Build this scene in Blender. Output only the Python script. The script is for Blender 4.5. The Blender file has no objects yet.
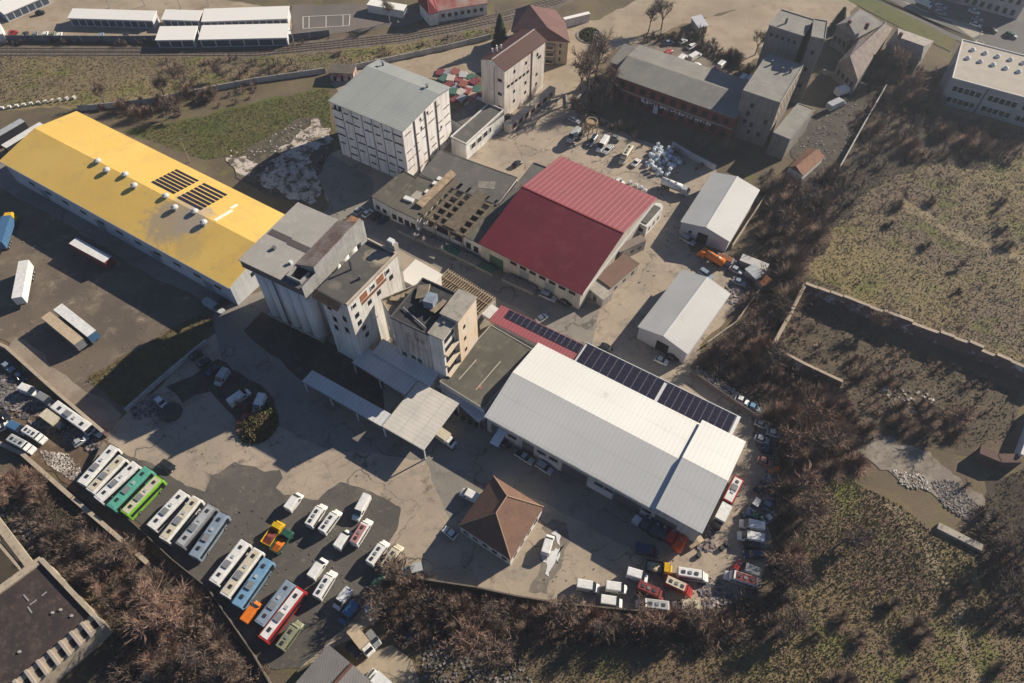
import bpy, math, random
import numpy as np
random.seed(7); rng = np.random.default_rng(7)
R = math.radians
sc = bpy.context.scene
col = sc.collection

# ------------------------------------------------------------------ camera, sky, sun, exposure
CAM_H, FPX, DEP, ROLL = 150.0, 720.0, 54.5, 1.0
SUN_AZ, SUN_EL = 32.5, 27.0
cd = bpy.data.cameras.new("camera"); cam = bpy.data.objects.new("camera", cd); col.objects.link(cam)
cd.sensor_width = 36.0; cd.lens = 36.0 * FPX / 1024.0; cd.clip_start = 1.0; cd.clip_end = 6000.0
_d, _r = R(DEP), R(ROLL)
FW = np.array([0, math.cos(_d), -math.sin(_d)]); RT = np.array([1.0, 0, 0]); UP = np.cross(RT, FW)
R2 = math.cos(_r) * RT + math.sin(_r) * UP; U2 = -math.sin(_r) * RT + math.cos(_r) * UP
from mathutils import Matrix, Vector
cam.matrix_world = Matrix(((R2[0], U2[0], -FW[0], 0), (R2[1], U2[1], -FW[1], 0), (R2[2], U2[2], -FW[2], CAM_H), (0, 0, 0, 1)))
sc.camera = cam
w = bpy.data.worlds.new("World"); sc.world = w; w.use_nodes = True
nt = w.node_tree; bg = nt.nodes["Background"]
sky = nt.nodes.new("ShaderNodeTexSky"); sky.sky_type = 'NISHITA'; sky.sun_disc = False
sky.sun_elevation = R(SUN_EL); sky.sun_rotation = R(90 - SUN_AZ); sky.dust_density = 0.0; sky.air_density = 0.85; sky.ozone_density = 6.0
nt.links.new(sky.outputs[0], bg.inputs[0]); bg.inputs[1].default_value = 0.05
sl = bpy.data.lights.new("sun", 'SUN'); sun = bpy.data.objects.new("sun", sl); col.objects.link(sun)
sl.energy = 5.0; sl.angle = R(0.5); sl.color = (1.0, 0.885, 0.72)
_a, _e = R(SUN_AZ), R(SUN_EL)
sun.rotation_euler = Vector((math.cos(_a) * math.cos(_e), math.sin(_a) * math.cos(_e), math.sin(_e))).to_track_quat('Z', 'Y').to_euler()
sc.view_settings.view_transform = 'Standard'; sc.view_settings.look = 'None'
sc.view_settings.exposure = 0.78; sc.view_settings.gamma = 1.0
sc.cycles.max_bounces = 5; sc.cycles.diffuse_bounces = 2; sc.cycles.glossy_bounces = 2
sc.cycles.transparent_max_bounces = 4; sc.cycles.volume_bounces = 0
try: sc.cycles.use_denoising = True
except Exception: pass

# ------------------------------------------------------------------ helpers
def G(px, py, z=0.0):
    """point of the place seen at a photo position, at height z"""
    v = FW * FPX + R2 * (px - 512.0) - U2 * (py - 341.5)
    t = (CAM_H - z) / -v[2]
    return (v[0] * t, v[1] * t)

def tag(o, label=None, cat=None, group=None, kind=None):
    if label: o['label'] = label
    if cat: o['category'] = cat
    if group: o['group'] = group
    if kind: o['kind'] = kind
    return o

def empty(name, x, y, z=0, yaw=0, label=None, cat=None, group=None):
    o = bpy.data.objects.new(name, None); col.objects.link(o); o.empty_display_size = .5
    o.location = (x, y, z); o.rotation_euler = (0, 0, yaw)
    return tag(o, label, cat, group)

class MB:
    def __init__(s): s.v = []; s.f = []
    def add(s, vs, fs):
        n = len(s.v); s.v += [tuple(map(float, v)) for v in vs]; s.f += [tuple(n + i for i in f) for f in fs]; return s
    def box(s, x0, x1, y0, y1, z0, z1):
        return s.add([(x0,y0,z0),(x1,y0,z0),(x1,y1,z0),(x0,y1,z0),(x0,y0,z1),(x1,y0,z1),(x1,y1,z1),(x0,y1,z1)],
                     [(3,2,1,0),(4,5,6,7),(0,1,5,4),(1,2,6,5),(2,3,7,6),(3,0,4,7)])
    def obox(s, cx, cy, cz, lx, ly, lz, yaw=0, tilt=0):
        c, n = math.cos(yaw), math.sin(yaw); ct, st = math.cos(tilt), math.sin(tilt); vs = []
        for dz in (-.5, .5):
            for dx, dy in ((-.5,-.5),(.5,-.5),(.5,.5),(-.5,.5)):
                x, y, z = dx*lx, dy*ly, dz*lz
                x, z = x*ct - z*st, x*st + z*ct
                vs.append((cx + x*c - y*n, cy + x*n + y*c, cz + z))
        return s.add(vs, [(3,2,1,0),(4,5,6,7),(0,1,5,4),(1,2,6,5),(2,3,7,6),(3,0,4,7)])
    def prism(s, pts, z0, z1):
        n = len(pts)
        a = sum(pts[i][0]*pts[(i+1)%n][1] - pts[(i+1)%n][0]*pts[i][1] for i in range(n))
        if a < 0: pts = pts[::-1]
        return s.add([(x,y,z0) for x,y in pts] + [(x,y,z1) for x,y in pts],
                     [tuple(range(n))[::-1], tuple(range(n, 2*n))] + [(i,(i+1)%n,n+(i+1)%n,n+i) for i in range(n)])
    def slab(s, q, t):
        """thick sheet: polygon q of 3-D points, thickness t downwards"""
        n = len(q)
        return s.add(list(q) + [(x,y,z-t) for x,y,z in q],
                     [tuple(range(n)), tuple(range(n, 2*n))[::-1]] + [(i,n+i,n+(i+1)%n,(i+1)%n) for i in range(n)])
    def cone(s, p, q, r0, r1, n=8, cap=True):
        p, q = Vector(p), Vector(q); d = (q - p).normalized()
        u = d.orthogonal().normalized(); w_ = d.cross(u); vs = []
        for c, r in ((p, r0), (q, r1)):
            for k in range(n):
                a = 2*math.pi*k/n; vs.append(tuple(c + (u*math.cos(a) + w_*math.sin(a))*r))
        fs = [(k,(k+1)%n,n+(k+1)%n,n+k) for k in range(n)]
        if cap: fs += [tuple(range(n))[::-1], tuple(range(n, 2*n))]
        return s.add(vs, fs)
    def loft(s, st):
        """stations (x, z0, z1, half width below, half width above)"""
        vs = []
        for x, z0, z1, wb, wt in st:
            zm = z0 + (z1-z0)*.55
            vs += [(x,-wb*.93,z0),(x,-wb,zm),(x,-wt,z1-.06),(x,-wt*.86,z1),(x,wt*.86,z1),(x,wt,z1-.06),(x,wb,zm),(x,wb*.93,z0)]
        m = len(st); fs = []
        for i in range(m-1):
            for k in range(8): fs.append((i*8+k, i*8+(k+1)%8, (i+1)*8+(k+1)%8, (i+1)*8+k))
        fs += [tuple(range(8)), tuple(range((m-1)*8, m*8))[::-1]]
        return s.add(vs, [f[::-1] for f in fs])
    def mesh(s, name, m):
        me = bpy.data.meshes.new(name); me.from_pydata(s.v, [], s.f); me.materials.append(m); me.update(); return me
    def build(s, name, m, parent=None, smooth=False):
        me = s.mesh(name, m); o = bpy.data.objects.new(name, me); col.objects.link(o)
        if smooth:
            for p in me.polygons: p.use_smooth = True
        if parent: o.parent = parent
        return o

def kids(o): return KID.get(o.name, [c for c in bpy.data.objects if c.parent == o])
KID = {}
def copy_tree(o, children, parent=None):
    c = o.copy(); col.objects.link(c)
    if parent: c.parent = parent
    for ch in children.get(o, []): copy_tree(ch, children, c)
    return c
def tree_of(o):
    d = {}
    def rec(x):
        k = [c for c in bpy.data.objects if c.parent == x]
        if k: d[x] = k
        for c in k: rec(c)
    rec(o); return d

# ------------------------------------------------------------------ materials
MATS = {}
def mat(name, c1, c2=None, scale=.3, rough=.85, metal=0.0, fine=.10, ribs=None, streak=0.0, spots=None, c3=None, bump=0.0, spec=.3, dirt=None, island=0.0, lines=None, slabs=None, cracks=None, upn=0.0):
    if name in MATS: return MATS[name]
    m = bpy.data.materials.new(name); m.use_nodes = True; MATS[name] = m
    t = m.node_tree; N = t.nodes; Lk = t.links; b = N["Principled BSDF"]
    b.inputs["Roughness"].default_value = rough; b.inputs["Metallic"].default_value = metal
    b.inputs["Specular IOR Level"].default_value = spec
    tc = N.new("ShaderNodeTexCoord"); co = tc.outputs["Object"]
    def noise(sc_, det=6, ro=.6, vec=None):
        n = N.new("ShaderNodeTexNoise"); n.inputs["Scale"].default_value = sc_; n.inputs["Detail"].default_value = det
        n.inputs["Roughness"].default_value = ro; Lk.new(vec or co, n.inputs["Vector"]); return n.outputs["Fac"]
    def ramp(f, a, b_):
        r = N.new("ShaderNodeMapRange"); r.inputs[1].default_value = a; r.inputs[2].default_value = b_; Lk.new(f, r.inputs[0]); return r.outputs[0]
    def mix(f, a, b_, mode='MIX'):
        x = N.new("ShaderNodeMix"); x.data_type = 'RGBA'; x.blend_type = mode
        for i, v in ((0, f), (6, a), (7, b_)):
            if isinstance(v, (int, float)): x.inputs[i].default_value = v
            elif isinstance(v, tuple): x.inputs[i].default_value = (*v, 1) if len(v) == 3 else v
            else: Lk.new(v, x.inputs[i])
        return x.outputs[2]
    def mth(op, a, b_=None):
        x = N.new("ShaderNodeMath"); x.operation = op
        for i, v in enumerate((a, b_)):
            if v is None: continue
            if isinstance(v, (int, float)): x.inputs[i].default_value = v
            else: Lk.new(v, x.inputs[i])
        return x.outputs[0]
    c = tuple(c1)
    if c2: c = mix(ramp(noise(scale), .38, .62), tuple(c1), tuple(c2))
    if c3: c = mix(ramp(noise(scale*2.7, 8, .7), .52, .66), c, tuple(c3))
    if dirt:      # (colour, scale, threshold)
        c = mix(ramp(noise(dirt[1], 8, .7), dirt[2], dirt[2]+.1), c, tuple(dirt[0]))
    if streak:
        mp = N.new("ShaderNodeMapping"); mp.inputs["Scale"].default_value = (1, 1, .07); Lk.new(co, mp.inputs[0])
        c = mix(ramp(noise(1.3, 6, .65, mp.outputs[0]), .45, .75), c, mix(streak, c, (.03, .026, .022)))
    sep = N.new("ShaderNodeSeparateXYZ"); Lk.new(co, sep.inputs[0]); hgt = None
    if ribs:      # (axis, spacing, width share, colour)
        fr = mth('FRACT', mth('DIVIDE', sep.outputs[ribs[0]], ribs[1]))
        k = mth('LESS_THAN', fr, ribs[2]); c = mix(k, c, mix(.75, c, tuple(ribs[3])))
        hgt = mth('SINE', mth('MULTIPLY', sep.outputs[ribs[0]], 6.283/ribs[1]))
    if lines:     # second family of joints
        fr = mth('FRACT', mth('DIVIDE', sep.outputs[lines[0]], lines[1]))
        k = mth('LESS_THAN', fr, lines[2]); c = mix(k, c, mix(.6, c, tuple(lines[3])))
    if slabs:     # concrete slab joints: (size, angle, darkness)
        mp = N.new("ShaderNodeMapping"); mp.inputs["Rotation"].default_value = (0, 0, slabs[1]); Lk.new(co, mp.inputs[0])
        bt_ = N.new("ShaderNodeTexBrick"); bt_.inputs["Scale"].default_value = 1; bt_.inputs["Brick Width"].default_value = slabs[0]*1.5; bt_.inputs["Row Height"].default_value = slabs[0]; bt_.inputs["Mortar Size"].default_value = .035
        bt_.inputs["Color1"].default_value = (1,1,1,1); bt_.inputs["Color2"].default_value = (.84,.84,.85,1); bt_.inputs["Mortar"].default_value = (.55,.53,.5,1); bt_.inputs["Bias"].default_value = -.2
        Lk.new(mp.outputs[0], bt_.inputs["Vector"]); c = mix(slabs[2], c, bt_.outputs["Color"], 'MULTIPLY')
    if cracks:    # (scale, strength)
        wv = N.new("ShaderNodeTexNoise"); wv.inputs["Scale"].default_value = cracks[0]*3; wv.inputs["Detail"].default_value = 6; Lk.new(co, wv.inputs["Vector"])
        ad = N.new("ShaderNodeVectorMath"); ad.operation = 'MULTIPLY_ADD'; Lk.new(wv.outputs["Color"], ad.inputs[0]); ad.inputs[1].default_value = (.45/cracks[0],)*3; Lk.new(co, ad.inputs[2])
        vo = N.new("ShaderNodeTexVoronoi"); vo.feature = 'DISTANCE_TO_EDGE'; vo.inputs["Scale"].default_value = cracks[0]; Lk.new(ad.outputs[0], vo.inputs["Vector"])
        k = mth('MULTIPLY', mth('MULTIPLY', ramp(vo.outputs["Distance"], .016, .004), ramp(noise(.05), .45, .6)), cracks[1]); c = mix(k, c, (.06,.052,.045))
    for sp in (spots or []):   # (x, y, radius, colour)
        d = N.new("ShaderNodeVectorMath"); d.operation = 'DISTANCE'
        cm = N.new("ShaderNodeCombineXYZ"); Lk.new(sep.outputs[0], cm.inputs[0]); Lk.new(sep.outputs[1], cm.inputs[1])
        Lk.new(cm.outputs[0], d.inputs[0]); d.inputs[1].default_value = (sp[0], sp[1], 0)
        f = mth('ADD', mth('DIVIDE', d.outputs["Value"], sp[2]), mth('MULTIPLY', mth('SUBTRACT', noise(.35, 8, .7), .5), 2.4))
        f = ramp(f, 1.05, .55); c = mix(mth('MULTIPLY', f, .8), c, tuple(sp[3]))
    if island:
        g = N.new("ShaderNodeNewGeometry"); v = ramp(g.outputs["Random Per Island"], 0, 1)
        v = mth('ADD', mth('MULTIPLY', v, 2*island), 1-island)
        cb = N.new("ShaderNodeCombineXYZ"); [Lk.new(v, cb.inputs[i]) for i in range(3)]
        c = mix(1.0, c, cb.outputs[0], 'MULTIPLY')
    if fine:
        v = mth('ADD', mth('MULTIPLY', noise(max(2.0, scale*9), 5, .7), 2*fine*1.6), 1-fine*1.6)
        cb = N.new("ShaderNodeCombineXYZ"); [Lk.new(v, cb.inputs[i]) for i in range(3)]
        c = mix(1.0, c, cb.outputs[0], 'MULTIPLY')
    if isinstance(c, tuple): b.inputs["Base Color"].default_value = (*c, 1)
    else: Lk.new(c, b.inputs["Base Color"])
    if upn:       # blades are shaded by the sky side of the tuft they belong to
        g2 = N.new("ShaderNodeNewGeometry"); v1 = N.new("ShaderNodeMix"); v1.data_type = 'VECTOR'; v1.inputs[0].default_value = upn
        Lk.new(g2.outputs["Normal"], v1.inputs[4]); v1.inputs[5].default_value = (0, 0, 1); Lk.new(v1.outputs[1], b.inputs["Normal"])
    elif bump or hgt is not None:
        bp = N.new("ShaderNodeBump"); bp.inputs["Strength"].default_value = .05 if not bump else bump
        bp.inputs["Distance"].default_value = .05 if not bump else .25
        if bump: Lk.new(noise(3.0, 8, .7), bp.inputs["Height"])
        else: Lk.new(hgt, bp.inputs["Height"])
        Lk.new(bp.outputs[0], b.inputs["Normal"])
    return m

def plain(name, c, rough=.5, metal=0, spec=.5, fine=.06):
    return mat(name, c, rough=rough, metal=metal, spec=spec, fine=fine)
GLASS = plain('dark_glass', (.012,.016,.022), .12, 0, .6, 0)
BLACK = plain('rubber', (.02,.02,.02), .9)
STEEL = mat('steel', (.35,.36,.37), (.28,.28,.28), 1, .5, .3)
CONC = mat('old_concrete', (.36,.33,.28), (.27,.25,.22), .25, .95, c3=(.20,.18,.16))
WHITEWALL = mat('white_wall', (.66,.65,.62), (.55,.53,.50), .2, .9, streak=.35)
DARKVOID = plain('dark_opening', (.02,.02,.022), .9, 0, .1, 0)
RUST = mat('rust', (.22,.09,.04), (.14,.06,.035), .8, .95)
LAMPW = plain('lamp_lens', (.75,.75,.72), .2)
WOOD = mat('weathered_wood', (.33,.25,.17), (.20,.15,.10), .8, .9)

# ------------------------------------------------------------------ ground patches
def rough_edge(P, amp, step=2.5):
    out = []
    n = len(P)
    for i in range(n):
        a, b = np.array(P[i]), np.array(P[(i+1)%n]); L = np.linalg.norm(b-a); k = max(1, int(L/step))
        nrm = np.array([-(b-a)[1], (b-a)[0]]) / max(L, 1e-6); ph = rng.uniform(0, 6.28, 3)
        for j in range(k):
            t = j/k; e = math.sin(math.pi*t)
            off = amp*min(1, e*3)*(.5*math.sin(t*L*.35+ph[0]) + .35*math.sin(t*L*.9+ph[1]) + rng.uniform(-.35,.35))
            out.append(tuple(a + (b-a)*t + nrm*off))
    return out
NP = [0]
def patch(name, pts, z, m, amp=.5, kind='structure', step=2.5, label=None, cat=None):
    NP[0] += 1; z = .008 + .0035*NP[0]
    P = [G(x, y) for x, y in pts]
    if amp: P = rough_edge(P, amp, step)
    mb = MB(); n = len(P)
    a = sum(P[i][0]*P[(i+1)%n][1] - P[(i+1)%n][0]*P[i][1] for i in range(n))
    if a < 0: P = P[::-1]
    mb.add([(x,y,z) for x,y in P], [tuple(range(n))])
    return tag(mb.build(name, m), label, cat, None, kind)

def inpoly(P, X, Y):
    ins = np.zeros(len(X), bool); n = len(P)
    for i in range(n):
        x0, y0 = P[i]; x1, y1 = P[(i+1)%n]
        c = ((y0 > Y) != (y1 > Y)) & (X < (x1-x0)*(Y-y0)/((y1-y0) if y1 != y0 else 1e-9)+x0)
        ins ^= c
    return ins
def sample(pts, n, clump=0):
    P = [G(x, y) for x, y in pts]; xs = [p[0] for p in P]; ys = [p[1] for p in P]
    A = 0
    X = rng.uniform(min(xs), max(xs), n*4); Y = rng.uniform(min(ys), max(ys), n*4)
    if clump:
        f = np.sin(X*.11+1.3*np.sin(Y*.07)) + np.sin(Y*.13+1.7*np.sin(X*.09)) + .8*np.sin(X*.31+Y*.23)
        keep = f + rng.normal(0, .7, len(X)) > clump - 1.2; X, Y = X[keep], Y[keep]
    k = inpoly(P, X, Y); X, Y = X[k], Y[k]
    return X[:n], Y[:n]
def fast_mesh(name, V, F, m):
    me = bpy.data.meshes.new(name); me.vertices.add(len(V)); me.vertices.foreach_set("co", V.astype(np.float32).ravel())
    k = F.shape[1]; me.loops.add(F.size); me.loops.foreach_set("vertex_index", F.astype(np.int32).ravel())
    me.polygons.add(len(F)); me.polygons.foreach_set("loop_start", np.arange(0, F.size, k, dtype=np.int32))
    me.update(calc_edges=True); me.validate(); me.materials.append(m); return me
def tris_to_obj(name, T, m, **kw):
    """T: (n,3,3)"""
    V = T.reshape(-1, 3); F = np.arange(len(V)).reshape(-1, 3)
    o = bpy.data.objects.new(name, fast_mesh(name, V, F, m)); col.objects.link(o); return tag(o, **kw) if kw else o
def tufts(X, Y, h=.5, wd=.3, blades=4, z=0):
    n = len(X); H = h*rng.lognormal(0, .45, n); T = np.zeros((n, blades, 3, 3))
    for b in range(blades):
        a = rng.uniform(0, 6.28, n); r = wd*rng.uniform(.4, 1.2, n); l = rng.uniform(.1, .9, n)*H
        T[:, b, 0] = np.stack([X - np.sin(a)*r*.5, Y + np.cos(a)*r*.5, np.full(n, z)], 1)
        T[:, b, 1] = np.stack([X + np.sin(a)*r*.5, Y - np.cos(a)*r*.5, np.full(n, z)], 1)
        T[:, b, 2] = np.stack([X + np.cos(a)*l, Y + np.sin(a)*l, z + H*rng.uniform(.6, 1.1, n)], 1)
    return T.reshape(-1, 3, 3)
def shrubs(X, Y, r=1.6, h=2.0, tw=90, wd=.07):
    """domes of thin bare twigs"""
    n = len(X); out = []
    S = rng.lognormal(0, .3, n)
    for b in range(tw):
        a = rng.uniform(0, 6.28, n); e = rng.uniform(.15, 1.5, n); rr = r*S; hh = h*S
        f0 = rng.uniform(0, .65, n); f1 = f0 + rng.uniform(.25, .45, n)
        def pt(f, da):
            q = np.cos(e)*rr*f
            return np.stack([X + np.cos(a+da)*q, Y + np.sin(a+da)*q, np.sin(e)*hh*f**.8], 1)
        p = pt(f0, 0); q = pt(f1, rng.uniform(-.35, .35, n)); u = np.stack([-np.sin(a), np.cos(a), rng.uniform(-.6,.6,n)], 1)*wd*rng.uniform(.6,1.6,(n,1))
        out.append(np.stack([p-u, p+u, q], 1))
    return np.concatenate(out)
def chunks(X, Y, s0=.2, s1=.8, flat=.5, z=0):
    mb = MB()
    for x, y in zip(X, Y):
        a = rng.uniform(s0, s1); b = rng.uniform(s0, s1); c = rng.uniform(s0, s1)*flat
        mb.obox(x, y, z+c*.35, a, b, c, rng.uniform(0, 3.1), rng.uniform(-.35, .35))
    return mb
# ------------------------------------------------------------------ ground
GRD = mat('scrub_soil', (.15,.115,.072), (.095,.075,.052), .06, .95, c3=(.13,.12,.045), fine=.22, bump=.5, dirt=((.17,.13,.085), .25, .60))
g = MB().add([(-3000,-2000,0),(3000,-2000,0),(3000,4000,0),(-3000,4000,0)], [(0,1,2,3)]).build('ground', GRD); tag(g, kind='structure')

TAN = mat('yard_concrete', (.37,.305,.235), (.295,.25,.195), .06, .93, c3=(.225,.195,.16), fine=.13, dirt=((.15,.125,.10), .20, .57), slabs=(6.0, -.53, .8), cracks=(.07, .8))
TAN2 = mat('dry_earth', (.34,.28,.205), (.26,.21,.15), .07, .95, c3=(.25,.19,.13), fine=.13, dirt=((.16,.13,.08), .3, .62))
LOT = mat('lot_asphalt', (.10,.092,.082), (.078,.072,.066), .06, .95, c3=(.14,.122,.10), fine=.22, dirt=((.20,.17,.135), .45, .60), cracks=(.09,.6))
STREET = mat('street_shade_tone', (.235,.215,.185), (.19,.175,.155), .06, .9, c3=(.15,.14,.125), fine=.12, dirt=((.13,.11,.09), .2, .58), slabs=(7.0, -.53, .5), cracks=(.06, .7))  # darker, greyer copy of the yard concrete for shaded ground; the road shares it
MUD = mat('truck_yard_dirt', (.15,.118,.088), (.10,.082,.066), .055, .95, c3=(.21,.17,.125), fine=.18, bump=.3, dirt=((.27,.225,.17), .2, .60))
DARKGROUND = mat('dark_ground', (.075,.064,.052), (.045,.039,.033), .2, .95, c3=(.11,.092,.07), fine=.25)
GREEN = mat('short_grass', (.085,.10,.028), (.115,.10,.04), .06, .95, c3=(.06,.075,.022), fine=.22, bump=.4, dirt=((.12,.095,.05), .2, .58))
OLIVE = mat('dry_grass', (.22,.175,.085), (.15,.115,.08), .028, .95, c3=(.14,.145,.04), fine=.22, bump=.4, dirt=((.075,.06,.04), .15, .58))
BROWN = mat('brown_soil', (.13,.088,.055), (.09,.064,.045), .12, .95, c3=(.18,.13,.085), fine=.2)

# fields
patch('dry_meadow', [(0,50),(260,50),(400,42),(500,25),(500,38),(345,66),(252,82),(80,108),(0,110)], .01, OLIVE, 1.5)
patch('grass_patch', [(122,131),(190,118),(262,100),(328,86),(334,150),(312,150),(255,165),(236,155),(205,160)], .015, GREEN, 1.0)
patch('meadow', [(770,225),(830,170),(880,150),(960,165),(1024,150),(1080,150),(1120,420),(1024,372),(905,318),(802,275),(770,260)], .01, OLIVE, 3)
patch('rough_meadow', [(800,480),(850,470),(900,500),(950,545),(1024,560),(1100,560),(1060,720),(560,720),(600,650),(720,640),(790,600)], .01,
      mat('rough_grass', (.20,.155,.075), (.14,.10,.066), .028, .95, c3=(.145,.155,.042), fine=.22, bump=.5, dirt=((.15,.10,.06), .2, .58)), 3)
FLOOR = mat('thicket_floor', (.062,.05,.036), (.045,.037,.028), .1, .95, c3=(.085,.07,.04), fine=.2)  # soil toned down for the shade under the twigs
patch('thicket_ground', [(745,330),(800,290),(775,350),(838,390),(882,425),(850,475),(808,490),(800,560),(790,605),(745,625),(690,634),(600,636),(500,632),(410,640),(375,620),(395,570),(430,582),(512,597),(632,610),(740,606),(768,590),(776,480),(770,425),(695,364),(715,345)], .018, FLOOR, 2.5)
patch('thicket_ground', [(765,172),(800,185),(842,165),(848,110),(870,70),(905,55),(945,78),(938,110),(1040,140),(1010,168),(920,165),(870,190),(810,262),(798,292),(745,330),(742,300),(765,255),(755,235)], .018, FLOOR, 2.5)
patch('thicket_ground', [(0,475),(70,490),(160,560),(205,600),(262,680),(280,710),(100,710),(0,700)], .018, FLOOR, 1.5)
patch('thicket_ground', [(805,300),(900,345),(1020,392),(1008,445),(960,455),(860,428),(838,385),(775,350)], .022, mat('ruin_floor', (.10,.078,.052), (.07,.055,.04), .1, .95, c3=(.16,.12,.08), fine=.2), 1)
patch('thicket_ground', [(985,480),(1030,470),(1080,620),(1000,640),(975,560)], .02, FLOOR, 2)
patch('dirt_track', [(905,200),(950,228),(1000,250),(1060,268),(1060,274),(1000,257),(948,236),(900,206)], .02, mat('track_soil', (.27,.215,.13), (.20,.155,.095), .2, .95, fine=.2), 1.0, step=1.5)
patch('dirt_track', [(890,500),(930,540),(960,600),(980,700),(970,700),(950,602),(922,545),(884,506)], .02, mat('track_soil', (.27,.215,.13)), 1.2, step=1.5)
# dirt and pavements
patch('earth_lot', [(0,10),(40,-4),(150,-6),(210,-2),(290,10),(292,38),(120,40),(0,37)], .02, TAN2, .6)
patch('sports_court', [(292,5),(395,4),(430,16),(405,26),(350,32),(294,37)], .02, mat('court_asphalt', (.16,.135,.12), (.125,.11,.10), .05, .95), .8)
patch('railway_bed', [(-30,47),(256,46),(400,32),(500,13),(560,-6),(600,-6),(505,24),(400,44),(256,57),(-30,56)], .02, mat('ballast', (.17,.14,.115), (.11,.09,.075), .3, .95, fine=.2), .8)
patch('earth_road', [(330,84),(353,72),(415,58),(487,42),(520,26),(600,20),(640,-2),(700,-10),(790,-12),(770,2),(700,18),(660,34),(615,50),(600,60),(595,90),(560,118),(530,130),(500,70),(440,80),(400,76),(340,96)], .02, TAN2, 1)
patch('bare_earth', [(690,26),(745,6),(800,-8),(860,-4),(850,20),(830,30),(770,40),(745,66),(700,60),(690,40)], .03, TAN2, 2)
patch('yard_pavement', [(104,436),(150,393),(205,341),(232,318),(256,305),(262,290),(300,250),(330,205),(312,165),(340,150),(372,150),(450,145),(470,95),(520,110),(545,80),(565,85),(560,110),(590,112),(640,140),(718,166),(700,200),(684,230),(690,252),(735,262),(745,300),(700,345),(690,368),(742,408),(765,430),(772,480),(768,560),(760,590),(712,606),(640,612),(512,595),(415,579),(395,600),(350,640),(300,668),(270,665),(180,565),(150,520),(60,450)], .03, TAN, .8)
patch('street', [(214,310),(262,291),(300,250),(330,205),(312,165),(330,155),(372,178),(374,200),(480,256),(582,300),(600,306),(590,350),(500,300),(440,270),(380,240),(350,225),(330,330),(240,420),(225,410),(222,360),(216,335)], .045, STREET, .5)  # street ground darkened for the building shade over it
patch('yard_shade', [(225,350),(300,376),(385,432),(460,420),(487,426),(600,490),(695,541),(655,561),(560,512),(498,478),(450,520),(425,460),(329,450),(262,420),(240,385)], .045, STREET, .5)  # same concrete as the yard, its cast shade put into the tone
patch('bus_lot', [(235,462),(250,466),(265,472),(280,470),(283,478),(276,488),(284,495),(300,497),(318,500),(328,490),(340,482),(362,488),(382,497),(401,508),(397,530),(386,548),(380,590),(330,642),(300,668),(270,668),(180,566),(148,530),(108,495),(118,450),(140,460),(165,470),(186,486),(205,492),(213,475)], .06, LOT, .35, step=1.2)
patch('stained_ground', [(541,528),(552,519),(566,524),(571,540),(562,562),(547,594),(529,592),(541,562),(546,545)], .06, mat('damp_concrete', (.19,.165,.135), (.13,.112,.09), .2, .7, c3=(.24,.205,.165), cracks=(.1,.7)), .8, step=1.2)
patch('truck_yard', [(-60,150),(0,160),(60,190),(228,300),(214,314),(160,345),(104,436),(60,395),(12,345),(-80,260)], .03, MUD, 1.2)
patch('road', [(-60,135),(0,163),(60,193),(160,250),(232,292),(212,304),(150,275),(50,215),(0,188),(-70,160)], .045, STREET, .6)
patch('grass_verge', [(86,378),(152,340),(205,312),(214,318),(205,342),(150,395),(125,408),(110,400),(95,388)], .05, mat('verge_grass', (.11,.09,.03), (.09,.07,.04), .2, .95, c3=(.16,.12,.06), fine=.2), 1)
patch('earth_path', [(15,338),(30,345),(60,372),(95,395),(122,415),(112,432),(80,412),(40,380),(5,352)], .05, mat('path_earth', (.28,.24,.19), (.2,.165,.125), .2, .95), .8)
patch('scrapyard_ground', [(-40,340),(0,372),(50,400),(112,444),(130,470),(105,505),(150,545),(120,540),(60,480),(0,440),(-40,410)], .04, BROWN, 1.5)
patch('bed_and_shade', [(166,387),(193,376),(218,359),(240,373),(268,392),(276,409),(240,425),(224,407),(211,392),(183,403)], .07, DARKGROUND, .7)  # planted bed, with the shade around it painted into one dark patch
patch('dark_floor', [(244,331),(262,312),(345,350),(380,365),(385,425),(300,380)], .08, DARKGROUND, .6)  # dark ground between the silo foot and the canopies
patch('bare_dirt', [(378,650),(392,645),(412,660),(424,690),(360,705),(352,672)], .05, TAN2, 1)
patch('concrete_apron', [(856,432),(866,428),(880,436),(900,446),(930,452),(942,466),(960,478),(985,500),(992,520),(975,524),(950,508),(925,490),(905,484),(880,470),(862,458),(856,446)], .04, mat('apron_concrete', (.25,.22,.185), (.17,.145,.12), .3, .95, c3=(.09,.075,.055), fine=.15), 1.2, step=1.2)
patch('yard_behind_hall', [(615,50),(660,38),(700,48),(750,70),(748,86),(690,66),(640,54)], .04, mat('back_yard_dirt', (.21,.175,.14), (.15,.125,.10), .2, .95), .8)
patch('rubble_yard', [(790,150),(815,112),(845,80),(865,95),(845,150),(820,185),(800,185)], .03, DARKGROUND, 1)
patch('boulevard', [(880,-30),(1100,-30),(1120,90),(1024,72),(960,42),(900,14),(870,2)], .03, mat('boulevard_asphalt', (.12,.115,.11), (.10,.097,.094), .1, .9), .3)
patch('pavement', [(862,-14),(912,5),(950,22),(972,38),(985,34),(968,24),(925,12),(905,3),(870,-14)], .06, mat('sidewalk', (.34,.30,.24), (.28,.25,.2), .2, .9), .2)
patch('pavement', [(834,-16),(862,-14),(905,8),(958,36),(975,44),(972,38),(950,30)], .05, mat('hedge_bed', (.06,.055,.03), (.045,.04,.026), .3, .95), .2)
patch('lawn_strip', [(830,-10),(848,-12),(905,14),(956,40),(950,52),(900,28),(862,8)], .05, GREEN, .4)
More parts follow.
